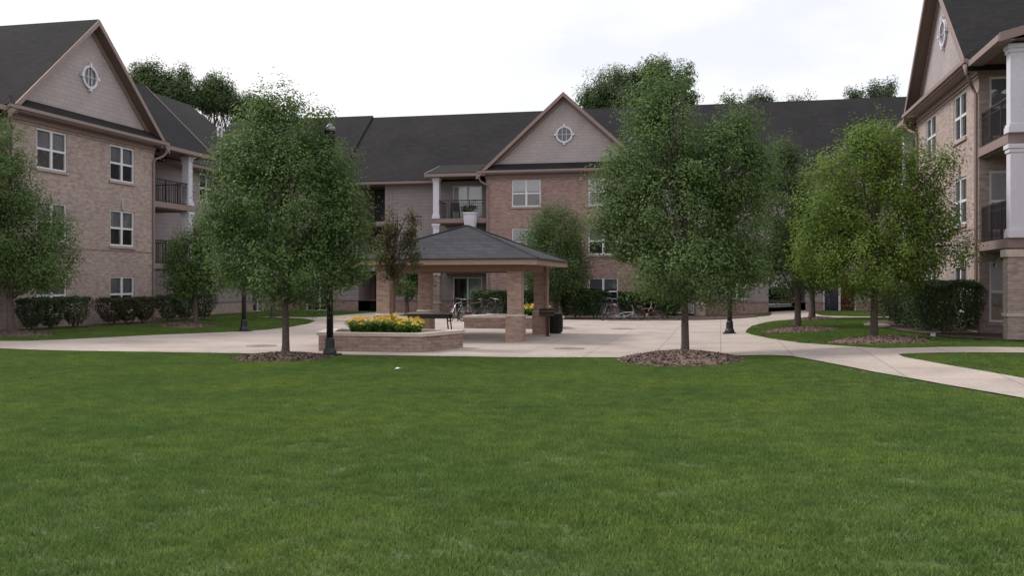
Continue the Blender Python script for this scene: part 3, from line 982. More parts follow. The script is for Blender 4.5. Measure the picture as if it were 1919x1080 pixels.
# white bent vent pipe on the left roof
b = MB()
vx, vy = 18.5, 5.0
vz = 7.67 + (vy - 1.45) * (12.75 - 7.67) / (8 - 1.45)
b.tube([(vx, vy, vz - .2), (vx, vy, vz + .38), (vx + .05, vy, vz + .52), (vx + .2, vy, vz + .58), (vx + .35, vy, vz + .52), (vx + .4, vy, vz + .38), (vx + .4, vy, vz - .2)], .065, 8)
b.tube([(vx + .36, vy, vz + .5), (vx + .75, vy, vz + .42)], .05, 8)
b.build('roof_vent', M['white'], left)
# wall lamp beside the window of the right wing
b = MB(); b.box(4.37, 4.50, .42, .58, 1.92, 2.12); b.box(4.37, 4.44, .46, .54, 2.12, 2.2)
b.build('wall_lamp', M['lens'], right)

# ------------------------------------------------------------------ gazebo
GX, GY = -8.07, 29.9
gaz = empty('gazebo', (GX, GY, .02), 0, 'open brick pillared gazebo with grey hipped shingle roof on the plaza', 'gazebo')
cs = 2.06
for sx in (-1, 1):
    for sy in (-1, 1):
        b = MB(); b.box(sx * cs - .215, sx * cs + .215, sy * cs - .215, sy * cs + .215, .80, 2.12)
        c_ = b.build('pillar', M['brick_gold'], gaz, bevel=.01)
        b = MB(); b.box(sx * cs - .26, sx * cs + .26, sy * cs - .26, sy * cs + .26, .0, .76)
        b.build('plinth', M['brick_gold'], c_, bevel=.012)
        b = MB()
        b.hexa([(sx * cs - .27, sy * cs - .27, .761), (sx * cs + .27, sy * cs - .27, .761), (sx * cs + .27, sy * cs + .27, .761), (sx * cs - .27, sy * cs + .27, .761),
                (sx * cs - .218, sy * cs - .218, .82), (sx * cs + .218, sy * cs - .218, .82), (sx * cs + .218, sy * cs + .218, .82), (sx * cs - .218, sy * cs + .218, .82)])
        b.build('plinth_cap', M['stone_cap'], c_)
e = 2.85
for i, (x0, x1, y0, y1) in enumerate(((-2.33, 2.33, -2.25, -1.87), (-2.33, 2.33, 1.87, 2.25), (-2.25, -1.87, -1.865, 1.865), (1.87, 2.25, -1.865, 1.865))):
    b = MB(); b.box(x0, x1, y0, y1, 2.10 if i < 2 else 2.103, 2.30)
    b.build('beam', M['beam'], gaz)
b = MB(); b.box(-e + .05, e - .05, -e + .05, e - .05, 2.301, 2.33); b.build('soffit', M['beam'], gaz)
for (x0, x1, y0, y1) in ((-e, e, -e, -e + .045), (-e, e, e - .045, e), (-e, -e + .045, -e + .046, e - .046), (e - .045, e, -e + .046, e - .046)):
    b = MB(); b.box(x0, x1, y0, y1, 2.295, 2.45); b.build('fascia', M['fascia'], gaz)
b = MB(); q = e + .06
b.v = [(-q, -q, 2.452), (q, -q, 2.452), (q, q, 2.452), (-q, q, 2.452), (-q, -q, 2.485), (q, -q, 2.485), (q, q, 2.485), (-q, q, 2.485), (0, 0, 3.62)]
b.f = [(3, 2, 1, 0), (0, 1, 5, 4), (1, 2, 6, 5), (2, 3, 7, 6), (3, 0, 4, 7), (4, 5, 8), (5, 6, 8), (6, 7, 8), (7, 4, 8)]
rf = b.build('roof', M['shingle_grey'], gaz)
for sx in (-1, 1):
    for sy in (-1, 1):
        b = MB(); b.tube([(sx * q, sy * q, 2.485), (sx * .03, sy * .03, 3.62)], .035, 6); b.build('ridge_cap', M['shingle_grey'], rf)
b = MB(); b.tube([(2.3, 1.75, 2.3), (2.34, 1.75, 1.9), (2.34, 1.75, .05)], .045, 6); b.build('downspout', M['fascia'], gaz)

# ------------------------------------------------------------------ planters and lilies
def planter(cx, cy, flip, label):
    root = empty('planter', (cx, cy, .02), math.pi if flip else 0, label, 'planter', 'brick planters either side of the gazebo')
    out = [(-1.38, 0), (1.38, 0), (1.9, 1.75), (1.9, 2.1), (-1.9, 2.1), (-1.9, 1.75)]
    def inset(p, d):
        c_ = (0, 1.1)
        return [(x + (c_[0] - x) * d / math.hypot(x - c_[0], y - c_[1]), y + (c_[1] - y) * d / math.hypot(x - c_[0], y - c_[1])) for x, y in p]
    def ringwall(o_, i_, z0, z1):
        b = MB(); n = len(o_)
        for j in range(n):
            q = (j + 1) % n
            b.hexa([(*o_[j], z0), (*o_[q], z0), (*i_[q], z0), (*i_[j], z0), (*o_[j], z1), (*o_[q], z1), (*i_[q], z1), (*i_[j], z1)])
        return b
    ringwall(out, inset(out, .33), -.05, .40).build('block_wall', M['block'], root)
    ringwall(inset(out, -.05), inset(out, .40), .401, .485).build('cap', M['stone_cap'], root)
    b = MB(); b.prism(inset(out, .34), .3, .41); b.build('soil', M['soil'], root)
    return root
planter(-8.75, 22.85, False, 'angular block planter with pale cap in front of the gazebo, filled with daylilies')
planter(-7.75, 37.4, True, 'angular block planter behind the gazebo with yellow flowers')

def lily_mesh(nl, nf, sd):
    rr = random.Random(sd)
    lf = MB()
    for i in range(nl):
        a = rr.uniform(0, 6.283); l_ = rr.uniform(.26, .5); out_ = rr.uniform(.08, .34)
        p0 = Vector((rr.uniform(-.05, .05), rr.uniform(-.05, .05), 0)); d = Vector((math.cos(a), math.sin(a), 0)); t = Vector((-math.sin(a), math.cos(a), 0))
        pts = [p0, p0 + d * out_ * .35 + Vector((0, 0, l_ * .55)), p0 + d * out_ * .8 + Vector((0, 0, l_ * .78)), p0 + d * out_ * 1.25 + Vector((0, 0, l_ * .66))]
        ws = [.012, .015, .011, .002]
        i0 = len(lf.v)
        for p, w in zip(pts, ws):
            lf.v += [tuple(p - t * w), tuple(p + t * w)]
        for j in range(3):
            lf.f.append((i0 + 2 * j, i0 + 2 * j + 1, i0 + 2 * j + 3, i0 + 2 * j + 2))
    fls = []
    for i in range(nf):
        fl = MB()
        a = rr.uniform(0, 6.283); r_ = rr.uniform(.05, .27)
        c_ = Vector((r_ * math.cos(a), r_ * math.sin(a), rr.uniform(.27, .47)))
        tilt = Vector((math.cos(a) * .7, math.sin(a) * .7, .8)).normalized()
        u = tilt.orthogonal().normalized(); v = tilt.cross(u)
        i0 = len(fl.v); fl.v.append(tuple(c_))
        for q in range(6):
            w = q * 6.283 / 6
            e_ = math.cos(w) * u + math.sin(w) * v; t = -math.sin(w) * u + math.cos(w) * v
            k0 = len(fl.v)
            fl.v += [tuple(c_ + e_ * .035 + t * .018 + tilt * .03), tuple(c_ + e_ * .07 + tilt * .035), tuple(c_ + e_ * .035 - t * .018 + tilt * .03)]
            fl.f.append((i0, k0, k0 + 1, k0 + 2))
        fls.append(fl)
    return lf, fls
M['lily_gold'] = leafmat("lily_petal_gold", (.70, .36, .05), (.80, .55, .07), (.85, .68, .2), .25)
M['lily_pale'] = leafmat("lily_petal_pale", (.80, .58, .12), (.82, .66, .2), (.86, .74, .34), .25)
protos = []
for sd in range(3):
    lf, fls = lily_mesh(95, 5 + 2 * sd, sd)
    r_ = empty('daylily', (0, 0, 0), 0, cat='flower')
    lf.build('leaves', M['lilyleaf'], r_)
    for q, fl in enumerate(fls):
        fl.build('bloom', M[('lily_gold', 'lily_pale', 'lily_gold', 'lily')[q % 4]], r_)
    protos.append(r_)
used = set()
def lily(x, y, z, i, label, group, sc=1.0):
    o = protos[i]
    if i in used:
        o = copy_tree(o)
    used.add(i)
    o.location = (x, y, z); o.rotation_euler = (0, 0, random.uniform(0, 6.28)); o.scale = (sc, sc, sc * random.uniform(.9, 1.1))
    tag(o, label, 'flower', group)
for i in range(24):
    x = -9.5 + 1.8 * (i % 12) / 11 + random.uniform(-.08, .08); y = 23.42 + .42 * (i // 12) + random.uniform(-.12, .12)
    lily(x, y, .43, i % 3 if x > -9.3 else i % 2, 'yellow and orange daylily clump growing in the planter before the gazebo', 'daylilies in the front planter', random.uniform(.8, 1.0))
for i in range(8):
    lily(-7.55 + .8 * (i % 4) / 3 + random.uniform(-.05, .05), 36.2 + .4 * (i // 4), .43, i % 3, 'yellow daylily clump in the planter behind the gazebo', 'daylilies in the rear planter', 1.0)

# ------------------------------------------------------------------ trees
def leaf_mesh(name, P, N, size, mat, parent, aspect=.62):
    n = len(P)
    r1 = rng.normal(size=(n, 3))
    t = r1 - (r1 * N).sum(1, keepdims=True) * N
    t /= np.linalg.norm(t, axis=1, keepdims=True) + 1e-9
    b = np.cross(N, t)
    L_ = (size * rng.uniform(.7, 1.25, n))[:, None]
    w = L_ * aspect * .5
    fold = N * (L_ * .12)
    v = np.empty((n, 4, 3), np.float32)
    v[:, 0] = P - t * L_ * .5
    v[:, 1] = P + b * w + fold
    v[:, 2] = P + t * L_ * .5 - N * L_ * .1
    v[:, 3] = P - b * w + fold
    me = bpy.data.meshes.new(name)
    me.vertices.add(n * 4); me.loops.add(n * 4); me.polygons.add(n)
    me.vertices.foreach_set('co', v.ravel())
    me.loops.foreach_set('vertex_index', np.arange(n * 4, dtype=np.int32))
    me.polygons.foreach_set('loop_start', np.arange(0, n * 4, 4, dtype=np.int32))
    me.polygons.foreach_set('loop_total', np.full(n, 4, np.int32))
    me.update()
    me.validate()
    me.materials.append(mat)
    o = bpy.data.objects.new(name, me)
    COL.objects.link(o)
    if parent:
        o.parent = parent
    return o

def crown_points(lobes, n, clump=.22, per=110, up=.6, fill=.14):
    """leaf clumps spread through a union of ellipsoids; denser towards the outside"""
    lob = np.array([[l[0], l[1], l[2], l[3], l[4], l[5]] for l in lobes], float)
    area = (lob[:, 3] * lob[:, 5] + lob[:, 4] * lob[:, 5] + lob[:, 3] * lob[:, 4])
    pr = area / area.sum()
    nc = max(8, int(n * (1 - fill) / per))
    li = rng.choice(len(lob), nc, p=pr)
    d = rng.normal(size=(nc, 3)); d /= np.linalg.norm(d, axis=1, keepdims=True)
    rad = rng.uniform(.25, 1.0, nc) ** .45
    ph = rng.uniform(0, 6.283, (3, 3)); fq = rng.normal(0, 4.2, (3, 3))
    lump = np.sin(d @ fq[0] + ph[0, 0] + li) + np.sin(d @ fq[1] + ph[1, 0] + 2 * li) + .7 * np.sin(2 * (d @ fq[2]) + ph[2, 0])
    rad *= rng.uniform(.90, 1.04, nc) * (1 + .075 * lump)
    cc = lob[li, :3] + d * lob[li, 3:6] * rad[:, None]
    k_ = rng.integers(0, nc, int(n * (1 - fill)))
    ax = d[k_] * .6 + np.array([0, 0, up]); ax /= np.linalg.norm(ax, axis=1, keepdims=True) + 1e-9
    cs_ = clump * rng.uniform(.6, 1.35, nc)
    u_ = rng.normal(size=(len(k_), 3)); u_ /= np.linalg.norm(u_, axis=1, keepdims=True)
    off = u_ * (cs_[k_] * 1.65 * rng.uniform(0, 1, len(k_)) ** .42)[:, None]
    off += ax * ((off * ax).sum(1) * .45)[:, None]
    P1 = cc[k_] + off
    N1 = d[k_] * .45 + u_ * .55 + np.array([0, 0, .45]) + rng.normal(size=(len(k_), 3)) * .3
    nf = n - len(k_)
    li2 = rng.choice(len(lob), nf, p=pr)
    d2 = rng.normal(size=(nf, 3)); d2 /= np.linalg.norm(d2, axis=1, keepdims=True)
    P2 = lob[li2, :3] + d2 * lob[li2, 3:6] * (rng.uniform(0, 1, nf) ** .4)[:, None]
    N2 = d2 * .7 + np.array([0, 0, .5]) + rng.normal(size=(nf, 3)) * .4
    P = np.concatenate([P1, P2]); N = np.concatenate([N1, N2])
    N /= np.linalg.norm(N, axis=1, keepdims=True) + 1e-9
    return P.astype(np.float32), N.astype(np.float32), cc

def limb(b, p0, p1, r0, r1, bend=.12, seg=7):
    p0 = Vector(p0); p1 = Vector(p1)
    l_ = (p1 - p0).length
    pts = []; rs = []
    off = Vector((random.uniform(-1, 1), random.uniform(-1, 1), random.uniform(-.2, .6))) * bend * l_
    for i in range(6):
        t = i / 5
        pts.append(p0.lerp(p1, t) + off * math.sin(math.pi * t)); rs.append(r0 + (r1 - r0) * t)
    b.tube(pts, rs, seg)
    return pts

def tree(name, loc, label, lobes, n, leaf, mat, trunk_r, fork, cat='tree', group=None, bark='bark', clump=.22, per=110, up=.6, fill=.14, stems=None, twigs=60, aspect=.62):
    root = empty(name, loc, 0, label, cat, group)
    P, N, cc = crown_points(lobes, n, clump, per, up, fill)
    b = MB()
    top = max(l[2] + l[5] * .4 for l in lobes)
    ctr = lobes[0]
    # trunk with a root flare
    tp = [(0, 0, -.12), (0, 0, .05), (.01, 0, .3), (random.uniform(-.03, .03), random.uniform(-.03, .03), fork)]
    tr_ = [trunk_r * 1.6, trunk_r * 1.3, trunk_r * 1.05, trunk_r * .88]
    nn = 5
    for i in range(1, nn + 1):
        t = i / nn
        tp.append((ctr[0] * .6 * t + random.uniform(-.05, .05), random.uniform(-.05, .05), fork + (top - fork) * t)); tr_.append(trunk_r * .85 * (1 - t) + .012)
    b.tube(tp, tr_, 10)
    sp = [Vector(p) for p in tp[3:]]
    for l_ in lobes:
        if l_[2] < fork + .9 and abs(l_[0]) > .4:
            continue
        for q in range(2):
            tgt = Vector((l_[0] + random.uniform(-.5, .5) * l_[3], l_[1] + random.uniform(-.5, .5) * l_[4], l_[2] + random.uniform(-.2, .6) * l_[5]))
            st = min(sp, key=lambda p: abs(p.z - (fork + (tgt.z - fork) * .35)))
            pts = limb(b, st, tgt, trunk_r * .38, .012)
    # thinner branches out to the leaf clumps
    for i in random.sample(range(len(cc)), min(twigs, len(cc))):
        c_ = Vector(cc[i].tolist())
        if c_.z < fork + .5 + .35 * math.hypot(c_.x, c_.y):
            continue
        st = min(sp, key=lambda p: abs(p.z - (fork + (c_.z - fork) * .5)))
        limb(b, st, c_, trunk_r * .13, .004, .1, 5)
    b.build('trunk', M[bark], root, smooth=True)
    leaf_mesh('crown', P, N, leaf, M[mat], root, aspect)
    return root

def T(px, D, lst, f=1780.0, depth=.9):
    """lobes measured in the picture (x, y, half width, half height) turned into metres about the trunk"""
    s = f / D
    return [((x - px) / s, random.uniform(-.25, .25) * rx / s, 1.8 + (529 - y) / s, rx / s, depth * max(rx, ry * .7) / s, ry / s) for x, y, rx, ry in lst]

def gpos(x, y):
    return (x, y, gz(x, y))
tree('pear_tree', gpos(-10.32, 21.33), 'large dark green pear tree with trunk between lamp post and left lawn', T(535, 23.05,
     [(527, 375, 138, 140), (525, 262, 96, 82), (520, 208, 52, 38), (592, 218, 30, 26), (420, 400, 50, 70), (620, 330, 50, 80), (635, 430, 50, 80), (545, 506, 130, 70), (440, 480, 60, 60), (470, 300, 70, 70), (392, 400, 34, 62), (658, 395, 34, 76), (640, 500, 40, 40), (672, 465, 28, 54)]),
     62000, .075, 'pear', .085, 1.25)
tree('pear_tree', gpos(-.85, 23.33), 'large pear tree with uneven crown on the tall mulch mound right of the gazebo', T(1284, 23.0,
     [(1275, 400, 130, 120), (1228, 190, 52, 56), (1250, 270, 95, 90), (1385, 262, 46, 64), (1345, 320, 80, 80), (1172, 335, 66, 78), (1290, 500, 126, 72), (1168, 438, 66, 58), (1390, 430, 58, 80), (1400, 500, 44, 40), (1415, 330, 34, 66), (1140, 390, 34, 60), (1262, 160, 30, 30)]),
     64000, .075, 'pear', .095, 1.25)
tree('pear_tree', gpos(4.02, 27.07), 'bright lime green pear tree in front of the right wing', [(*l[:2], l[2] - .25, *l[3:]) for l in T(1638, 25.6,
     [(1645, 400, 115, 120), (1655, 265, 58, 46), (1610, 320, 90, 72), (1715, 345, 65, 70), (1555, 390, 66, 80), (1740, 420, 50, 70), (1620, 492, 112, 66), (1535, 470, 52, 52), (1715, 490, 60, 45), (1783, 470, 26, 26), (1765, 300, 20, 20)])],
     52000, .075, 'pear_lime', .10, 1.1)
tree('pear_tree', gpos(2.57, 33.96), 'dark pear tree half hidden behind the lime green one, past the right lamp post', T(1495, 32.6,
     [(1465, 420, 75, 90), (1470, 325, 42, 46), (1500, 505, 92, 62), (1420, 495, 56, 46), (1535, 400, 50, 70)]), 28000, .085, 'pear_dark', .11, 1.0)
tree('pear_tree', gpos(3.68, 41.07), 'farthest tree of the right lawn with its trunk beside the passage', T(1522, 39.3,
     [(1525, 450, 65, 80), (1530, 520, 62, 40)]), 9000, .11, 'pear_dark', .13, 1.2)
tree('pear_tree', gpos(-21.9, 25.9), 'leafy pear tree cut off by the left edge of the view', T(14, 30.0,
     [(15, 440, 95, 90), (-5, 290, 44, 66), (10, 360, 78, 80), (85, 470, 68, 58), (-70, 420, 90, 110), (30, 520, 92, 36), (95, 530, 40, 24)]), 42000, .08, 'pear', .12, 1.1)
tree('young_pear_tree', gpos(-20.02, 33.51), 'small pear tree with thin trunk before the left wing balconies', T(366, 37.0,
     [(362, 490, 52, 62), (395, 450, 40, 46), (345, 525, 44, 32), (400, 520, 40, 34)]), 17000, .085, 'pear', .10, 1.0)
tree('young_pear_tree', gpos(-20.4, 40.87), 'thin dark trunk tree near the inner corner behind the big left tree', T(512, 44.3,
     [(512, 500, 70, 60), (505, 430, 50, 60)]), 7000, .12, 'pear_dark', .11, 1.2)
tree('pear_tree', gpos(-7.9, 46.0), 'round headed dark tree growing against the main brick gable', T(1043, 46.6,
     [(1040, 445, 60, 60), (1038, 502, 66, 62), (1078, 530, 28, 40)]), 52000, .085, 'pear_dark', .12, .9, clump=.30)
tree('young_pear_tree', gpos(-16.41, 48.43), 'small umbrella shaped tree seen under the gazebo roof', T(763, 50.8,
     [(768, 536, 44, 22), (768, 500, 36, 36)]), 6000, .12, 'pear_dark', .12, .9)
tree('maple_sapling', (-8.55, 24.15, .42), 'thin reddish brown maple sapling rising from the front planter', [(x, y, z - .42, a, b_, c_) for x, y, z, a, b_, c_ in T(735, 25.3,
     [(742, 462, 36, 56), (728, 415, 14, 42), (768, 420, 12, 36), (714, 468, 18, 38), (776, 466, 15, 38), (737, 515, 26, 26)])], 4200, .07, 'maple', .035, .95, bark='bark_red', clump=.10, per=32, up=1.3, fill=.05, twigs=110)
# trees beyond the roofs
def far_tree(x, y, label, lobes_px, px, n, leaf, mat):
    D = -math.sin(R(12.4)) * x + math.cos(R(12.4)) * y
    tree('oak_tree' if mat == 'oak' else 'pale_tree', (x, y, 0), label, T(px, D, lobes_px), n, leaf, mat, .35, 3, group='trees beyond the roofs', clump=.40, per=190, fill=.05, twigs=110)
far_tree(-43.3, 67.3, 'tall oak with lumpy crown behind the left roof valley', [(285, 150, 34, 24), (330, 155, 34, 30), (258, 140, 18, 18), (300, 190, 60, 34), (362, 178, 26, 22)], 300, 36000, .16, 'oak')
far_tree(-39.1, 68.2, 'narrow oak crown standing right of the tall oak behind the left roof', [(404, 163, 24, 22), (388, 190, 26, 20), (420, 192, 20, 16)], 400, 16000, .16, 'oak')
far_tree(-36.6, 68.7, 'low oak crown peeping over the roof beside the big left tree', [(455, 205, 30, 24), (490, 215, 30, 26)], 460, 16000, .16, 'oak')
far_tree(-6.2, 75.4, 'broad oak behind the main gable with its top in the sky', [(1180, 165, 82, 38), (1220, 135, 38, 24), (1280, 155, 22, 34), (1120, 190, 38, 30), (1200, 210, 100, 40)], 1200, 60000, .16, 'oak')
far_tree(2.4, 77.3, 'thin pale treetop just above the ridge right of the big pear tree', [(1425, 192, 22, 12), (1400, 200, 20, 12), (1372, 188, 10, 10)], 1410, 5000, .15, 'birch')
far_tree(12.5, 79.5, 'pale green treetop above the roof left of the right wing', [(1655, 175, 26, 20), (1660, 200, 20, 20)], 1655, 7000, .15, 'birch')
far_tree(10.2, 79, 'small wispy treetop left of the pale green treetop', [(1605, 178, 14, 12), (1600, 195, 14, 12)], 1600, 2600, .14, 'birch')
far_tree(6.2, 78.2, 'faint leaf tips over the middle of the right roof ridge', [(1505, 190, 22, 7), (1500, 205, 16, 12)], 1503, 1800, .14, 'birch')

# ------------------------------------------------------------------ bushes
def bush(loc, w, d, h, mat, label, n, leaf=.05, taper=.55, group=None, legs=3, sqp=.4):
    root = empty('bush', loc, random.uniform(-.3, .3), label, 'bush', group)
    m_ = n
    u = rng.uniform(0, 2 * np.pi, m_); t = rng.uniform(0, 1, m_) ** .8
    z = .12 + t * (h - .12)
    top = rng.uniform(0, 1, m_) < .33
    prof = (taper + (1 - taper) * np.minimum(1, t / .55)) * np.sqrt(np.clip(1 - np.maximum(0, (t - .82) / .22) ** 2, .1, 1))
    rr = np.where(top, np.sqrt(rng.uniform(0, 1, m_)), rng.uniform(.72, 1.05, m_))
    wob = 1 + .09 * np.sin(3 * u + rng.uniform(0, 6)) + .06 * np.sin(7 * u + 5 * t)
    zz = np.where(top, h * (.93 + .05 * np.sin(u * 4)) + rng.normal(0, .035, m_), z)
    pr_ = np.where(top, (taper + (1 - taper)) * .97, prof)
    sq = 1 / np.maximum(np.abs(np.cos(u)), np.abs(np.sin(u))) ** sqp
    P = np.stack([w / 2 * rr * pr_ * wob * np.cos(u) * sq, d / 2 * rr * pr_ * wob * np.sin(u) * sq, zz], 1)
    N = np.stack([np.cos(u), np.sin(u), np.where(top, 2.0, .4)], 1) + rng.normal(0, .6, (m_, 3))
    N /= np.linalg.norm(N, axis=1, keepdims=True)
    b = MB()
    for i in range(legs):
        a = 6.283 * i / legs
        limb(b, (.06 * math.cos(a), .06 * math.sin(a), -.08), (w * .3 * math.cos(a), d * .3 * math.sin(a), h * .7), .03, .01)
    b.build('stems', M['bark'], root)
    leaf_mesh('foliage', P.astype(np.float32), N.astype(np.float32), leaf, M[mat], root, .6)
    return root
G1 = 'clipped bushes along the left wing'
LB = [(-23.05, 28.2, .9, 1.1, 'yew', 'dark clipped bush left of the trunk at the left edge'), (-23.05, 29.2, 1.0, 1.1, 'yew', 'dark clipped bush beside the trunk at the left edge'), (-23.0, 30.4, 1.0, 1.12, 'box', 'bush narrowing to its foot, nearest the left window of the left wing'),
      (-22.95, 32.5, 1.15, 1.05, 'bronze', 'olive clipped bush, first of the trio in the middle of the left wing'), (-22.9, 33.45, .95, 1.05, 'bronze', 'olive bronze bush, middle one of the trio by the left wing'), (-22.85, 34.4, .85, 1.05, 'bronze', 'bush of the trio standing under the right window of the left wing'),
      (-22.75, 36.0, 1.0, 1.1, 'yew', 'dark bush at the corner downspout of the left wing'), (-22.6, 37.0, 1.1, 1.15, 'yew', 'dark bush before the left wing balcony between two others'), (-22.4, 38.1, 1.1, 1.12, 'yew', 'dark bush beside the small tree at the left wing balcony')]
for x, y, w, h, mt, lab in LB:
    bush((x, y, gz(x, y) + .02), w, w * 1.0, h, mt, lab, 4200, .06, .42, G1)
G2 = 'dark hedge bushes before the main building'
for x, y, w, d_, h, lab in ((-11.2, 46.3, 1.9, 1.2, 1.35, 'dark hedge bush seen behind the bicycles through the gazebo'), (-9.6, 46.4, 1.6, 1.2, 1.35, 'dark hedge bush left of the gazebo front pillar'),
                            (-7.0, 46.6, 1.5, 1.2, 1.45, 'dark hedge bush left of the ground floor window, beside the bin'), (-6.1, 46.8, 1.3, 1.2, 1.35, 'dark hedge bush touching the ground floor window left edge'),
                            (-4.15, 46.9, 1.4, 1.2, 1.3, 'dark hedge bush right of the ground floor window'), (-2.75, 47.2, 1.5, 1.2, 1.3, 'dark hedge bush behind the dark fallen bicycle')):
    bush((x, y, gz(x, y) + .02), w * 1.12, d_, h, 'yew', lab, 9500, .08, .75, G2)
G3 = 'large bushes along the right wing'
for x, y, w, h, n_, lab, mt in ((6.25, 28.95, 1.9, 1.52, 16000, 'biggest rounded dark bush at the corner of the right wing', 'yew'), (6.1, 30.9, 1.6, 1.4, 8000, 'bush directly behind the biggest one along the right wing', 'box'),
                            (6.1, 32.6, 1.5, 1.35, 6000, 'lighter green bush in the middle of the right wing row', 'box'), (6.1, 34.2, 1.5, 1.3, 5000, 'bush near the far end of the right wing row', 'box'), (6.1, 36.0, 1.5, 1.3, 4500, 'last bush of the right wing row behind the lime tree trunk', 'yew')):
    bush((x, y, gz(x, y) + .02), w, w, h, mt, lab, n_, .06, .75, G3, sqp=.12)

# ------------------------------------------------------------------ lamp posts
def lamp(x, y, label):
    root = empty('lamp_post', gpos(x, y), 0, label, 'lamp post', 'black lamp posts around the plaza')
    b = MB(); b.box(-.22, .22, -.22, .22, -.05, .06); b.lathe([(.17, .061), (.16, .12), (.12, .2), (.11, .42), (.085, .46)], seg=12)
    b.build('base', M['black'], root, bevel=.01)
    b = MB(); b.lathe([(.085, .45), (.078, 1.6), (.068, 3.4), (.055, 4.95)], seg=12); b.build('post', M['black'], root, smooth=True)
    b = MB(); b.lathe([(.05, 4.951), (.075, 5.0), (.06, 5.05), (.10, 5.1), (.13, 5.14)], seg=12); b.build('collar', M['black'], root)
    h = MB()
    h.lathe([(.10, 5.141), (.135, 5.2), (.14, 5.38), (.13, 5.46), (.15, 5.47), (.12, 5.56), (.05, 5.63), (.015, 5.67)], seg=12)
    hd = h.build('lamp_head', M['black'], root, smooth=True)
    b = MB(); b.lathe([(.152, 5.475), (.124, 5.566), (.056, 5.634), (.02, 5.672)], seg=12); b.build('cap', M['metal'], hd, smooth=True)
    return root
lamp(-9.29, 21.62, 'black lamp post standing before the front planter beside the big left tree')
lamp(-16.75, 31.3, 'black lamp post at the edge of the left lawn')
lamp(.29, 32.74, 'black lamp post on the plaza by the tip of the right lawn')

# ------------------------------------------------------------------ plaza furniture
root = empty('trash_bin', (-5.6, 32.4, .025), 0, 'black litter bin with slatted sides behind the gazebo right pillar', 'bin')
root.scale = (.86, .86, .95)
b = MB(); b.lathe([(.25, .02), (.27, .08), (.28, .66), (.27, .68)], seg=24); b.build('body', M['rubber'], root)
b = MB()
for q in range(24):
    w = q * 6.283 / 24
    b.tube([(.29 * math.cos(w), .29 * math.sin(w), .06), (.295 * math.cos(w), .295 * math.sin(w), .68)], .016, 5)
b.build('slats', M['black'], root)
b = MB(); b.lathe([(.31, .681), (.32, .71), (.30, .75), (.17, .77), (.165, .74)], seg=24); b.build('lid', M['black'], root)
b = MB(); b.tube([(-.15, -.27, .66), (-.15, -.3, .78), (-.05, -.31, .8)], .03, 6); b.build('bag_edge', M['paper'], root)

root = empty('barbecue_grill', (-5.55, 30.7, .025), R(10), 'brown pedestal barbecue grill between gazebo pillar and black bin', 'grill')
b = MB(); b.tube([(0, 0, -.03), (0, 0, .66)], .045, 8); b.box(-.09, .09, -.09, .09, -.02, .015); b.build('post', M['rust'], root)
b = MB(); b.box(-.28, .22, -.2, .2, .66, .69); b.box(-.28, .22, .18, .2, .69, .9); b.box(-.28, -.26, -.2, .18, .69, .9); b.box(.2, .22, -.2, .18, .69, .9); b.box(-.26, .2, -.2, -.18, .69, .76)
b.build('firebox', M['rust'], root)
b = MB()
for i in range(11):
    b.tube([(-.25 + .044 * i, -.19, .82), (-.25 + .044 * i, .18, .82)], .006, 4)
b.tube([(-.26, -.23, .82), (.2, -.23, .82)], .01, 5); b.build('grate', M['metal'], root)

root = empty('picnic_table', (-9.55, 30.6, .025), R(6), 'grey metal table under the left half of the gazebo', 'table')
b = MB(); b.box(-.75, .75, -.38, .38, .70, .745); b.build('tabletop', M['wood'], root, bevel=.01)
b = MB(); b.box(-.7, .7, -.33, -.30, .56, .70); b.box(-.7, .7, .30, .33, .56, .70); b.build('apron', M['rail'], root)
for sx in (-1, 1):
    for sy in (-1, 1):
        b = MB(); b.tube([(sx * .62, sy * .27, .7), (sx * .70, sy * .32, 0)], .024, 6); b.build('leg', M['rust'], root)

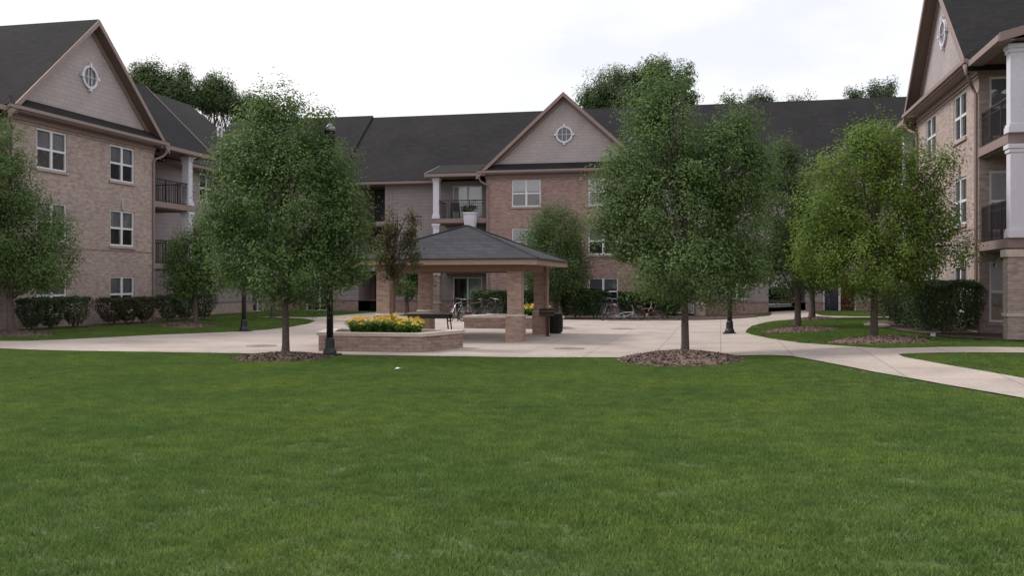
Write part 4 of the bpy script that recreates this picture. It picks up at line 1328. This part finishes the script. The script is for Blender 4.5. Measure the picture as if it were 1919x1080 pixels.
def bicycle(label, frame_mat):
    r_ = empty('bicycle', (0, 0, 0), 0, label, 'bicycle', 'bicycles parked on the plaza')
    for x in (-.52, .52):
        w = MB()
        pts = [(x + .33 * math.cos(q * 6.283 / 28), 0, .34 + .33 * math.sin(q * 6.283 / 28)) for q in range(29)]
        w.tube(pts, .02, 6, caps=False)
        ty = w.build('wheel', M['rubber'], r_)
        s_ = MB()
        for q in range(14):
            a = q * 6.283 / 14
            s_.tube([(x, .02 * (-1) ** q, .34), (x + .315 * math.cos(a), 0, .34 + .315 * math.sin(a))], .003, 3)
        s_.tube([(x + .312 * math.cos(q * 6.283 / 28), 0, .34 + .312 * math.sin(q * 6.283 / 28)) for q in range(29)], .009, 5, caps=False)
        s_.build('spokes', M['metal'], ty)
    f = MB()
    bb = (-.06, 0, .30); st = (-.2, 0, .80); hd_ = (.32, 0, .86); hb = (.36, 0, .72)
    for a, c_ in ((bb, st), (st, hd_), (bb, hb), (hd_, hb)):
        f.tube([a, c_], .02, 7)
    for sy in (-.05, .05):
        f.tube([(-.52, sy, .34), (bb[0], sy * .4, bb[2])], .011, 5); f.tube([(-.52, sy, .34), (st[0], sy * .3, st[2] - .05)], .01, 5); f.tube([(hb[0], sy * .7, hb[2]), (.52, sy, .34)], .013, 5)
    f.build('frame', M[frame_mat], r_)
    b = MB(); b.tube([(-.2, 0, .78), (-.23, 0, .93)], .013, 6)
    b.hexa([(-.36, -.08, .93), (-.08, -.02, .94), (-.08, .02, .94), (-.36, .08, .93), (-.36, -.07, .98), (-.08, -.015, .975), (-.08, .015, .975), (-.36, .07, .98)])
    b.build('saddle', M['rubber'], r_)
    b = MB(); b.tube([(.32, 0, .84), (.30, 0, 1.0)], .014, 6); b.tube([(.24, -.28, 1.02), (.31, -.1, 1.0), (.31, .1, 1.0), (.24, .28, 1.02)], .013, 6)
    b.build('handlebar', M['metal'], r_)
    b = MB(); b.tube([(-.06, -.07, .30), (-.06, .07, .30)], .06, 10); b.tube([(-.06, -.09, .30), (.06, -.09, .18)], .01, 5); b.tube([(-.06, .09, .30), (-.18, .09, .42)], .01, 5)
    b.build('crank', M['metal'], r_)
    return r_
M['bike_silver'] = plain("silver_paint", (.42, .42, .46), .35, .4)
M['bike_red'] = plain("red_brown_paint", (.16, .06, .05), .4)
M['bike_navy'] = plain("navy_paint", (.03, .03, .06), .4)
def put(o, x, y, rz, tilt=0, lift=0):
    o.location = (x, y, gz(x, y) + .027 + lift); o.rotation_euler = (tilt, 0, rz)
b1 = bicycle('silver bicycle leaning upright right of the gazebo rear left pillar', 'bike_silver'); put(b1, -11.75, 41.6, R(75), R(6))
b2 = bicycle('dark bicycle with reddish frame beside the silver one', 'bike_red'); put(b2, -10.95, 41.9, R(25), R(-5))
def recolour(o, mt, label):
    o['label'] = label
    for ch in o.children:
        if ch.name.startswith('frame'):
            ch.data = ch.data.copy(); ch.data.materials[0] = M[mt]
    return o
put(recolour(copy_tree(b1), 'bike_navy', 'dark bicycle standing nearest the ground floor window'), -5.15, 44.2, R(70), R(5))
put(recolour(copy_tree(b1), 'bike_navy', 'dark bicycle standing behind the silver one by the hedge'), -10.4, 42.4, R(60), R(7))
put(recolour(copy_tree(b1), 'bike_silver', 'pale bicycle lying on the plaza beside the standing one by the window'), -4.3, 44.0, R(8), R(66), .06)
put(recolour(copy_tree(b1), 'bike_red', 'dark bicycle tipped half over before the hedge right of the window'), -3.2, 44.35, R(-15), R(52), .05)
def rack(x, y, rz, label):
    b = MB()
    b.tube([(-.4, 0, -.03), (-.4, 0, .6), (-.3, 0, .78), (0, 0, .82), (.3, 0, .78), (.4, 0, .6), (.4, 0, -.03)], .024, 7)
    o = b.build('bike_rack', M['black'], None, smooth=True); o.location = (x, y, gz(x, y) + .03); o.rotation_euler = (0, 0, rz)
    tag(o, label, 'bike rack', 'bike racks')
rack(-11.35, 41.7, R(50), 'black hoop bike rack among the bicycles behind the gazebo')
rack(-5.0, 44.45, R(20), 'black hoop bike rack by the ground floor window')

for x, y, lab in ((-12.48, 24.3, 'round drain cover in the plaza left of the front planter'), (-3.96, 25.1, 'round drain cover right of the front planter'), (-3.65, 36.0, 'round drain cover on the plaza beyond the bin')):
    b = MB(); b.lathe([(.42, 0), (.42, .008), (.36, .010)], seg=24); b.box(-.2, .2, -.02, .02, .0101, .016); b.box(-.02, .02, -.2, -.021, .0101, .016)
    o = b.build('drain_cover', M['cover']); o.location = (x, y, gz(x, y) + .028); tag(o, lab, 'drain cover', 'drain covers in the plaza')
b = MB(); b.poly([(-.06, -.04, .03), (.05, -.05, .05), (.07, .04, .035), (-.04, .05, .06)]); b.poly([(.05, -.05, .05), (.09, -.02, .08), (.07, .04, .035)])
o = b.build('paper_scrap', M['paper']); o.location = (-6.35, 18.2, .02); tag(o, 'small scrap of white paper lying on the lawn', 'litter')
b = MB(); b.box(-.12, .12, -.1, .1, -.05, .12); b.box(-.14, .14, -.12, .12, .121, .15)
o = b.build('utility_box', M['white'], bevel=.01); o.location = (5.7, 28.0, .3); o.scale = (.45, .45, .6); tag(o, 'small white utility box in the grass before the biggest bush', 'utility box')
for i, (x, y, s_) in enumerate(((5.15, 33.2, .5), (5.0, 34.4, .35))):
    b = MB(); b.lathe([(.3 * s_, -.05), (.42 * s_, .06), (.36 * s_, .2 * s_), (.15 * s_, .28 * s_)], seg=9)
    o = b.build('stone', M['stone_cap'], smooth=True); o.location = (x, y, .3); o.scale = (1.6, .8, 1); tag(o, ['larger pale stone at the edge of the right bark bed', 'smaller pale stone at the far end of the right bark bed'][i], 'stone')

# things on the third floor balcony of the main building
root = empty('hanging_planter', (-13.45, 50.52, 4.75), 0, 'white tub with leafy plant hung outside the third floor balcony rail', 'planter')
b = MB(); b.lathe([(.30, .0), (.38, .5), (.40, .78), (.44, .80), (.44, .88)], seg=18); b.build('tub', M['white'], root)
P, N, cc = crown_points([(0, 0, 1.08, .42, .3, .2), (-.25, 0, 1.05, .25, .25, .14), (.12, 0, 1.25, .14, .14, .2)], 500, .1, 20)
leaf_mesh('foliage', P, N, .09, M['yew'], root)
b = MB(); b.tube([(.2, .3, .9), (.2, .62, 1.15)], .015, 5); b.tube([(-.2, .3, .9), (-.2, .62, 1.15)], .015, 5); b.build('bracket', M['rail'], root)
root = empty('balcony_chair', (-14.55, 51.4, 5.35), R(20), 'black chair on the third floor balcony behind the railing', 'chair')
b = MB(); b.box(-.25, .25, -.25, .25, .42, .47); b.build('seat', M['black'], root)
b = MB(); b.box(-.25, .25, .22, .26, .471, .95); b.build('backrest', M['black'], root)
for sx in (-1, 1):
    for sy in (-1, 1):
        b = MB(); b.tube([(sx * .22, sy * .22, .42), (sx * .23, sy * .24, 0)], .018, 5); b.build('leg', M['black'], root)
for i, x in enumerate((-20.5, -19.95)):
    root = empty('balcony_pot', (x, 52.5, 5.2 - .1), 0, ['rounded dark plant in a pot, left one on the stair landing', 'rounded dark plant in a pot, right one on the stair landing'][i], 'potted plant')
    b = MB(); b.lathe([(.12, -.3), (.17, 0), (.18, .02)], seg=12); b.build('pot', M['rust'], root)
    P, N, cc = crown_points([(0, 0, .2, .22, .2, .2)], 400, .05, 20); leaf_mesh('foliage', P, N, .06, M['yew'], root)

# ------------------------------------------------------------------ car and garage beyond the passage
root = empty('parked_car', (3.75, 66.0, .03), R(4), 'dark car parked beyond the passage, seen behind the right trees', 'car')
prof = [(-2.1, .35), (2.1, .35), (2.15, .55), (2.05, .78), (1.2, .90), (.55, 1.36), (-.9, 1.40), (-1.65, .98), (-2.1, .9), (-2.18, .6)]
b = MB(); b.extr([(x, -.82, z) for x, z in prof], (0, 1.64, 0)); b.build('body', M['carpaint'], root, bevel=.06)
for sy in (-1, 1):
    b = MB(); b.extr([(1.02, sy * .823, .94), (.5, sy * .823, 1.29), (-.15, sy * .823, 1.31), (-.15, sy * .823, .94)], (0, sy * .006, 0)); b.extr([(-.22, sy * .823, .94), (-.22, sy * .823, 1.31), (-.85, sy * .823, 1.32), (-1.4, sy * .823, 1.0)], (0, sy * .006, 0))
    b.build('side_window', plain_glass, root)
    for x in (-1.3, 1.3):
        b = MB(); b.tube([(x, sy * .66, .33), (x, sy * .86, .33)], .33, 20); w = b.build('wheel', M['rubber'], root)
        b = MB(); b.tube([(x, sy * .861, .33), (x, sy * .872, .33)], .2, 14); b.build('rim', M['metal'], w)
    b = MB(); b.box(2.02, 2.17, sy * .62 - .16, sy * .62 + .16, .62, .74); b.build('headlight', M['lens'], root)
b = MB(); b.hexa([(1.19, -.7, .93), (1.19, .7, .93), (1.0, .7, .93), (1.0, -.7, .93), (.62, -.64, 1.35), (.62, .64, 1.35), (.5, .64, 1.33), (.5, -.64, 1.33)]); b.build('windscreen', plain_glass, root)
root = empty('garage', (6, 84, 0), 0, 'pale low garage block beyond the car park', 'garage')
b = MB(); b.box(-9, 9, 0, 6, -.2, 2.7); b.build('wall', M['plaster'], root)
b = MB(); slope(b, -9.4, 9.4, -.5, 2.8, 3, 4.6); slope(b, -9.4, 9.4, 6.5, 2.8, 3, 4.6); b.build('roof', M['shingle'], root)
for x in (-6.5, -2.2, 2.2, 6.5):
    b = MB(); b.box(x - 1.3, x + 1.3, -.05, -.002, 0, 2.2); b.build('garage_door', M['white'], root)
